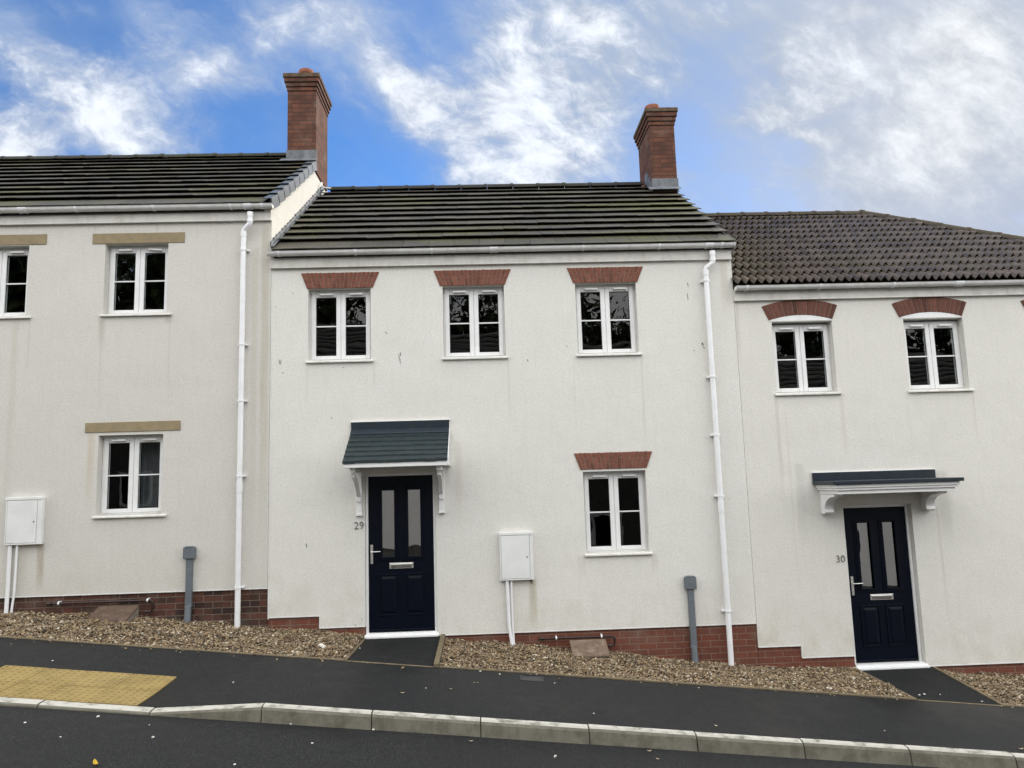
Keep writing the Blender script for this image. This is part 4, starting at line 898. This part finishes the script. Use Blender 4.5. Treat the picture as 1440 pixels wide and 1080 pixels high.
    ridge(r, X0 + 0.02, 6.72, ze + TAN * 3.06 + 0.005, mat='ridge_brown'); ridge(r, 0, 0, 0, mat='ridge_brown', p0=(9.77, -0.09, ze + 0.03), p1=(6.70, 2.99, ze + TAN * 3.06 + 0.02), r=0.12)
    door(h, 4.567, 5.374, -0.598, 1.318, 0.095, (0.040, 0.036), (4.518, 5.428))
    # flat canopy with moulded white cornice on scroll brackets
    xa, xb, yo = 4.160, 5.762, -0.60
    c = MB(); c.box(xa, xb, -0.03, -0.001, 1.66, 1.782); c.box(xa - 0.004, xb + 0.004, yo, -0.001, 1.632, 1.676)
    co = c.build('canopy', 'canopy_navy', h, bevel=0.006)
    w = MB()
    for k, (ins, za, zb) in enumerate(((0.035, 1.590, 1.631), (0.050, 1.562, 1.5895), (0.075, 1.515, 1.5615))): w.box(xa + ins, xb - ins, yo + ins, -0.001, za, zb)
    w.box(xa - 0.003, xb + 0.003, -0.02, -0.0005, 1.7825, 1.790)
    w.build('canopy_cornice', 'white_upvc', co, bevel=0.010, seg=3)
    for x in (4.30, 5.60):
        prof = [(-0.001, 1.514), (-0.40, 1.514), (-0.40, 1.49), (-0.36, 1.478)] + [(-0.36 + 0.25 * math.sin(a * math.pi / 16), 1.478 - 0.155 * (1 - math.cos(a * math.pi / 16))) for a in range(1, 9)] + [(-0.115, 1.31), (-0.125, 1.285), (-0.10, 1.265), (-0.001, 1.265)]
        k = MB(); k.prism(prof, x - 0.058, x + 0.058, 'x'); k.build('canopy_bracket', 'white_upvc', co, bevel=0.005)
    number(h, '30', 4.386, 4.494, 0.654, 0.740)
house_right()

# ================================================================== loose things in front of the houses
def lid(name, label, x0, x1, pb, pf, gz, mat, side):
    (yb, zb), (yf, zf) = pb, pf; o = thing(name, label, 'box lid', ((x0 + x1) / 2, (yb + yf) / 2, gz), 'buried meter boxes with brown lids')
    b = MB(); b.hexa([(x0 + .02, yf + .02, gz - 0.1), (x1 - .004, yf + .02, gz - 0.1), (x1 - .004, yb, gz - 0.1), (x0 + .02, yb, gz - 0.1), (x0 + .02, yf + .02, zf - 0.012), (x1 - .004, yf + .02, zf - 0.012), (x1 - .004, yb, zb - 0.012), (x0 + .02, yb, zb - 0.012)])
    b.build('box_body', 'box_side', o)
    l = MB(); l.hexa([(x0, yf, zf - 0.02), (x1, yf, zf - 0.02), (x1, yb, zb - 0.011), (x0, yb, zb - 0.011), (x0, yf, zf + 0.004), (x1, yf, zf + 0.004), (x1, yb, zb + 0.012), (x0, yb, zb + 0.012)])
    l.build('lid', mat, o, bevel=0.008)
lid('meter_box_lid', 'reddish brown sloping box lid in the gravel below the dark brick plinth', -4.725, -4.245, (-0.06, 0.437), (-0.40, 0.315), 0.22, 'lid_red_brown', 1)
lid('meter_box_lid', 'tan box lid with a damp patch in the gravel below the red brick plinth', 0.960, 1.405, (-0.05, -0.170), (-0.36, -0.288), -0.36, 'lid_brown', 0)
def cover():
    p = ground_hit(748, 955, pav_z); o = MB()
    def q(mb, a, b, c, d, h0, h1): mb.hexa([(x, y, pav_z(x, y) + h0) for x, y in ((a, c), (b, c), (b, d), (a, d))] + [(x, y, pav_z(x, y) + h1) for x, y in ((a, c), (b, c), (b, d), (a, d))])
    t = thing('stopcock_cover', 'small dark iron cover set in the pavement near the gravel edge', 'drain cover', (p.x, p.y, pav_z(p.x, p.y)))
    f = MB()
    for a, b, c, d in ((-.12, .12, -.085, -.068), (-.12, .12, .068, .085), (-.12, -.103, -.068, .068), (.103, .12, -.068, .068)): q(f, p.x + a, p.x + b, p.y + c, p.y + d, -0.02, 0.006)
    f.build('cover_frame', 'cast_iron', t, bevel=0.002)
    l = MB(); q(l, p.x - .099, p.x + .099, p.y - .064, p.y + .064, -0.02, 0.0045); l.build('cover_plate', 'cast_iron', t, bevel=0.002)
cover()
def pebble(px, py, fn, r, mat, label, cat, name, group, flat=0.6):
    p = ground_hit(px, py, fn); bm = bmesh.new(); bmesh.ops.create_icosphere(bm, subdivisions=2, radius=1)
    s = [rnd.uniform(0.8, 1.35), rnd.uniform(0.75, 1.1), flat]
    for v in bm.verts:
        k = 1 + rnd.uniform(-0.13, 0.13); v.co = Vector((v.co.x * s[0] * r * k, v.co.y * s[1] * r * k, v.co.z * s[2] * r * k))
    me = bpy.data.meshes.new(name); bm.to_mesh(me); bm.free(); o = link(name, me, mat, smooth=False)
    o.location = (p.x, p.y, fn(p.x, p.y) + r * flat * 0.75); o.rotation_euler = (0, 0, rnd.uniform(0, 6.28)); tag(o, label, cat, group)
ST = 'pale loose stone lying on the dark tarmac'
for px, py, r, f in ((138, 1009, .016, road_z), (215, 1038, .015, road_z), (35, 1017, .011, road_z), (330, 1013, .013, road_z), (409, 1019, .015, road_z), (428, 1020, .009, road_z), (439, 1020, .011, road_z), (525, 1027, .013, road_z), (546, 1026, .016, road_z), (781, 1064, .013, road_z), (439, 1046, .012, road_z), (780, 1065, .008, road_z), (256, 1009, .009, road_z), (330, 1076, .011, road_z), (1130, 1063, .016, road_z), (1128, 1065, .012, road_z), (85, 1037, .008, road_z),
                     (210, 1020, .007, road_z), (506, 912, .012, lambda x, y: pz(x, y, -.062)), (74, 930, .012, pav_z), (210, 980, .008, pav_z), (1293, 978, .014, lambda x, y: pz(x, y, -.655)), (1300, 977, .017, lambda x, y: pz(x, y, -.655)), (1322, 977, .009, lambda x, y: pz(x, y, -.655)), (1381, 987, .012, lambda x, y: pz(x, y, -.655)), (328, 960, .010, pav_z), (1244, 1028, .008, pav_z), (835, 1004, .010, pav_z), (599, 968, .008, pav_z), (780, 961, .009, pav_z)):
    pebble(px, py, f, r * 0.85, 'stone_pale', ST, 'stone', 'loose_stone', 'loose stones on the tarmac')
def leaf(px, py, fn, L, W, mat, label, curl=0.3, rot=None, group=None):
    p = ground_hit(px, py, fn); n = 10; vs = []
    for i in range(n + 1):
        u = i / n; w = W * math.sin(math.pi * min(1, u * 1.02)) ** 0.7 * (1 - 0.25 * u); x = (u - 0.5) * L; z = curl * L * (u - .5) ** 2 * 2
        vs += [(x, -w / 2, z + w * 0.30), (x, 0, z), (x, w / 2, z + w * 0.30)]
    fs = [(3 * i + k, 3 * i + 3 + k, 3 * i + 4 + k, 3 * i + 1 + k) for i in range(n) for k in range(2)]
    mb = MB(); mb.add(vs, fs); o = mb.build('fallen_leaf', mat, smooth=True)
    m = o.modifiers.new('thick', 'SOLIDIFY'); m.thickness = 0.0012
    o.location = (p.x, p.y, fn(p.x, p.y) + 0.006); o.rotation_euler = (rnd.uniform(-.15, .15), rnd.uniform(-.1, .1) + math.atan(-G), rnd.uniform(-.5, .5) if rot is None else rot); tag(o, label, 'leaf', group)
leaf(134, 1077, road_z, 0.09, 0.035, 'leaf_yellow', 'yellow leaf on the road at the bottom left edge', 0.5, -0.9)
LG = 'fallen leaves on the tarmac'
LL = 'small curled pale fallen leaf on the dark tarmac'
for px, py, L, f in ((566, 976, .045, pav_z), (634, 970, .035, pav_z), (667, 961, .02, pav_z), (913, 1058, .045, road_z), (925, 1069, .03, road_z), (662, 1044, .045, road_z), (1007, 1022, .035, pav_z), (1436, 1055, .05, pav_z), (1245, 1072, .05, road_z), (1258, 1075, .035, road_z), (672, 961, .02, pav_z)):
    leaf(px, py, f, L, L * 0.42, 'leaf_pale', LL, 0.5, None, LG)
# a pale scrap in the gravel left of the door
p = ground_hit(453, 911, gravel_z); mb = MB(); mb.hexa([(-.05, -.02, 0), (.05, -.025, 0), (.045, .02, 0), (-.04, .022, 0), (-.045, -.017, .02), (.04, -.02, .016), (.04, .014, .024), (-.035, .018, .03)])
o = mb.build('rubble_piece', 'stone_pale', bevel=0.006); o.location = (p.x, p.y, p.z + 0.012); o.rotation_euler = (0.1, 0.25, -0.5); tag(o, 'whitish lump of rubble on the gravel left of door 29', 'rubble')

# ================================================================== the other side of the street (seen in the window glass)
def opposite(x0, x1, label, roofmat, base):
    o = thing('opposite_house', label, 'house', ((x0 + x1) / 2, -15, -0.2 + G * (x0 + x1) / 2), 'houses across the street'); zg = G * max(-12, min(12, (x0 + x1) / 2)) - 0.80
    w = MB(); w.box(x0, x1, -22.5, -15, zg - 1, zg + 5.5); w.build('wall', base, o)
    p = MB(); p.box(x0, x1, -14.998, -14.985, zg - 1, zg + 0.12); p.build('plinth', 'far_stone', o)
    r = MB(); n = 13
    for k in range(n):
        ya, yb = -14.75 - 4.0 * k / n, -14.75 - 4.0 * (k + 1) / n - 0.05; za, zb = zg + 5.45 + 2.9 * k / n, zg + 5.45 + 2.9 * (k + 1) / n
        r.hexa([(x0, yb, zb - 0.05), (x1, yb, zb - 0.05), (x1, ya, za + 0.02), (x0, ya, za + 0.02), (x0, yb, zb), (x1, yb, zb), (x1, ya, za + 0.09), (x0, ya, za + 0.09)])
    r.prism([(-14.8, zg + 5.4), (-18.8, zg + 8.28), (-22.8, zg + 5.4)], x0 + .01, x1 - .01, 'x'); r.build('roof', roofmat, o)
    x = x0 + 1.0
    while x < x1 - 1.5:
        for z in (zg + 0.95, zg + 3.7):
            f = MB(); f.box(x, x + 1.0, -15.0 + 0.001, -14.95, z, z + 1.1); fo = f.build('window', 'white_upvc', o); q = MB(); q.box(x + .09, x + .91, -14.949, -14.94, z + .09, z + 1.01); q.build('pane', 'door_navy', fo)
        x += 2.2
opposite(-26, -8.0, 'long dark stone house across the street', 'far_roof', 'far_stone')
opposite(-7.95, -2.0, 'white house across the street with grey roof beside the long stone one', 'far_roof', 'render_bead')
opposite(-1.95, 2.3, 'white house across the street with grey roof opposite door 29', 'far_roof', 'render_bead')
opposite(2.35, 8.0, 'dark stone house with grey roof across the street', 'far_roof', 'far_stone')
opposite(8.05, 26, 'white house across the street furthest down the slope', 'far_roof', 'render_bead')
def tree(x, y, h, label, seed):
    rg = np.random.default_rng(seed); zb = -0.8 + G * x
    o = thing('tree', label, 'tree', (x, y, zb), 'trees behind the houses across the street')
    t = MB(); t.tube([(x, y, zb), (x + .2, y, zb + h * .3), (x + .1, y, zb + h * .6), (x, y, zb + h * .9)], [.35, .26, .16, .04], 10)
    for k in range(16):
        a = rg.uniform(0, 6.28); z0 = zb + h * rg.uniform(.3, .7); L = h * rg.uniform(.2, .36)
        t.tube([(x + .1, y, z0), (x + math.cos(a) * L * .6, y + math.sin(a) * L * .6, z0 + L * .4), (x + math.cos(a) * L, y + math.sin(a) * L, z0 + L * .7)], [.1, .06, .02], 6)
    t.build('trunk', 'bark', o, smooth=True)
    n = 9000; c = rg.normal(size=(40, 3)) * np.array([.20, .20, .17]) * h + np.array([x, y, zb + h * .68]); i = rg.integers(0, 40, n)
    p = c[i] + rg.normal(size=(n, 3)) * h * 0.05; d = rg.normal(size=(n, 2, 3)) * 0.10; cr = MB()
    for k in range(n): cr.add([p[k] - d[k, 0], p[k] + d[k, 1], p[k] + d[k, 0], p[k] - d[k, 1]], [(0, 1, 2, 3)])
    me = bpy.data.meshes.new('crown'); me.from_pydata(cr.v, [], cr.f); link('crown', me, 'foliage', o)
for i, (tx_, ty, th, lb) in enumerate(((-21, -25, 15, 'broad dark tree behind the long stone house'), (-15, -26, 14, 'second tree behind the long stone house nearer the white one'), (-8.5, -27, 13, 'tree behind the gap between stone and white houses'), (-4, -30, 12, 'smaller tree behind the white house opposite door 29'),
        (2.0, -28, 13.5, 'tall tree behind the narrow white house'), (9, -26, 12, 'round tree behind the small stone house'), (16, -26, 12, 'dark tree behind the house furthest down'), (22, -27, 13, 'last tree down the slope'))):
    tree(tx_, ty, th, lb, i + 1)

# ================================================================== light and sky
SUN = Vector((0.62, 0.60, 0.50)).normalized()
l = bpy.data.lights.new('sun', 'SUN'); l.energy = 3.8; l.angle = math.radians(0.5); l.color = (1.0, 0.93, 0.82)
so = bpy.data.objects.new('sun', l); COL.objects.link(so); so.rotation_euler = SUN.to_track_quat('Z', 'Y').to_euler(); so.location = (20, 15, 20)
def sky():
    w = bpy.data.worlds.new('World'); sc.world = w; w.use_nodes = True; t = w.node_tree; t.nodes.clear()
    tc = t.nodes.new('ShaderNodeTexCoord'); D = S(t, tc.outputs['Generated']); x, y, z = sep(t, D)
    ns = t.nodes.new('ShaderNodeTexSky'); ns.sky_type = 'NISHITA'; ns.sun_disc = False; ns.sun_elevation = math.asin(SUN.z); ns.sun_rotation = math.atan2(SUN.x, SUN.y)
    ns.air_density = 1.0; ns.dust_density = 0.6; ns.ozone_density = 2.0
    hs = t.nodes.new('ShaderNodeHueSaturation'); t.links.new(ns.outputs[0], hs.inputs['Color']); hs.inputs['Saturation'].default_value = 1.30; hs.inputs['Value'].default_value = 0.13
    deep = mixc(t, 1.0, S(t, hs.outputs[0]), (0.98, 1.12, 1.38), 'MULTIPLY')
    yc = y.mx(0.12); u = x / yc; v = z / yc
    # clouds drift on one slope: rotate and stretch the noise
    def aniso(ang, sx, sy, ox=0.0, oy=0.0):
        c, s_ = math.cos(math.radians(ang)), math.sin(math.radians(ang))
        return comb(t, (u * c + v * s_) * sx + ox, (v * c - u * s_) * sy + oy, z * 0.3)
    a = aniso(-32, 3.0, 5.0, 3.1, 1.7)
    wrp = noise(t, a, 1.3, 4, 0.55); wr2 = noise(t, comb(t, u * 5.0 + 7.0, v * 5.0, 0.0), 1.3, 4, 0.55)
    wv = t.nodes.new('ShaderNodeVectorMath'); wv.operation = 'ADD'; t.links.new(a.s, wv.inputs[0])
    t.links.new(comb(t, (wrp - 0.5) * 0.45, (wr2 - 0.5) * 0.45, 0.0).s, wv.inputs[1]); wv = S(t, wv.outputs[0])
    n1 = noise(t, wv, 2.0, 10, 0.62, 0.0); n2 = noise(t, wv, 5.5, 9, 0.66, 0.0); n3 = noise(t, comb(t, u * 15 + wrp * 0.8, v * 19 + wr2 * 0.8, 1.0), 1.0, 9, 0.64, 0.1)
    def blob(px, py, a_, b_, ang, wt, soft=1.0):
        cu, cv = uv(px, py); k = (1.12 if px < 520 else 1.3) / 1060.0; c, s_ = math.cos(math.radians(-ang)), math.sin(math.radians(-ang))
        du, dv = u + (wrp - 0.5) * 0.10 - cu, v + (wr2 - 0.5) * 0.10 - cv; p = (du * c + dv * s_) / (a_ * k); q = (dv * c - du * s_) / (b_ * k)
        return mth(t, 'EXPONENT', (p * p + q * q) * -1.0) * wt
    B = [(40, 85, 90, 40, 28, .62), (110, 140, 90, 50, 35, .70), (200, 190, 110, 48, 22, .90), (15, 205, 85, 52, 22, 1.25), (300, 108, 85, 34, 10, .80), (215, 55, 55, 60, 70, .50), (400, 28, 120, 50, 25, .60), (500, 12, 60, 25, 10, .45), (125, 12, 40, 18, 0, .45),
         (790, 60, 80, 70, 30, .95), (745, 140, 90, 85, 50, 1.05), (565, 112, 60, 22, 48, .85), (620, 160, 70, 40, 40, .85), (690, 195, 80, 45, 35, .9), (800, 210, 85, 60, 60, .95), (690, 250, 60, 26, 10, .75), (870, 60, 100, 50, 10, .45), (650, 40, 120, 50, 15, .28), (890, 120, 40, 50, 60, .35),
         (1115, 50, 50, 24, -25, .85), (1130, 105, 70, 40, -28, .90), (1115, 148, 75, 20, -14, .85), (1200, 22, 28, 20, 0, .7), (1145, 190, 36, 12, 12, .75), (1010, 10, 110, 26, -5, .5), (1285, 70, 110, 60, -25, .70), (1400, 60, 130, 120, 0, .85), (1280, 190, 90, 40, -20, .55), (1370, 190, 140, 90, 0, .70), (1260, 280, 190, 60, 0, .60), (950, 250, 60, 14, 0, .25)]
    m = None
    for b in B:
        q = blob(*b); m = q if m is None else m + q
    mm = m.mn(1.25)
    tex = ((n1 - 0.5) * 1.5 + (n2 - 0.5) * 1.0 + (n3 - 0.5) * 0.85) * (1.0 - smooth(u, 0.36, 0.60) * 0.58)
    veil = (smooth(mm * 0.55 + (n1 - 0.5) * 1.6 + (wrp - 0.5) * 1.2 + smooth(v, 0.42, 0.68) * 0.22 + smooth(u, 0.0, 0.6) * 0.15, 0.10, 0.90) * 0.46)
    dens = smooth(mm * 0.60 + tex * (0.62 + mm * 0.50), 0.10, 1.02)
    bright = 0.66 + (n2 - 0.5) * 0.35 + (n3 - 0.5) * 0.45 + dens * 0.36 + tex * 0.10
    grey = smooth(u, 0.30, 0.72)
    ccol = mixc(t, grey, (0.86, 0.91, 1.0), (0.87, 0.90, 0.94)); cc = mixc(t, 1.0, ccol, comb(t, bright, bright, bright), 'MULTIPLY')
    # thin haze that pales the blue towards the sun
    haze = (0.06 + smooth(u, -0.25, 0.40) * 0.50 + smooth(u, 0.30, 0.70) * 0.36 + (n1 - 0.5) * 0.75 + mm * 0.30 + smooth(v, 0.40, 0.66) * 0.22).clamp()
    blue = mixc(t, haze, deep, mixc(t, smooth(u, 0.15, 0.65), (0.32, 0.435, 0.63), (0.50, 0.57, 0.72)))
    blue = mixc(t, veil, blue, mixc(t, smooth(u, -0.3, 0.5), (0.52, 0.64, 0.86), (0.56, 0.64, 0.78)))
    front = mixc(t, dens, blue, cc)
    # behind the camera: unseen broken cloud, added extra bright to light the shaded fronts
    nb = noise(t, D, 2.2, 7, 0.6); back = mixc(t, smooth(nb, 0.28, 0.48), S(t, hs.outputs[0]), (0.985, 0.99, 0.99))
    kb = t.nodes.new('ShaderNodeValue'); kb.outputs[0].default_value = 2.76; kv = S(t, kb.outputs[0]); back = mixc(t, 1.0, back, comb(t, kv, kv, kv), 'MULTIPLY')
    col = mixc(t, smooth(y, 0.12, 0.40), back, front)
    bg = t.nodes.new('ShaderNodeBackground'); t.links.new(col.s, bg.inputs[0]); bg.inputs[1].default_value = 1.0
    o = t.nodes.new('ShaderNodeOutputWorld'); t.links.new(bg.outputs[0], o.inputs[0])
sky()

sc.view_settings.view_transform = 'Standard'; sc.view_settings.look = 'None'; sc.view_settings.exposure = 0.0; sc.view_settings.gamma = 1.0
sc.render.engine = 'CYCLES'; sc.cycles.use_denoising = True
try: sc.cycles.denoiser = 'OPENIMAGEDENOISE'
except Exception: pass
sc.cycles.max_bounces = 8; sc.cycles.transparent_max_bounces = 12; sc.cycles.caustics_reflective = False; sc.cycles.caustics_refractive = False
sc.cycles.sample_clamp_indirect = 6.0
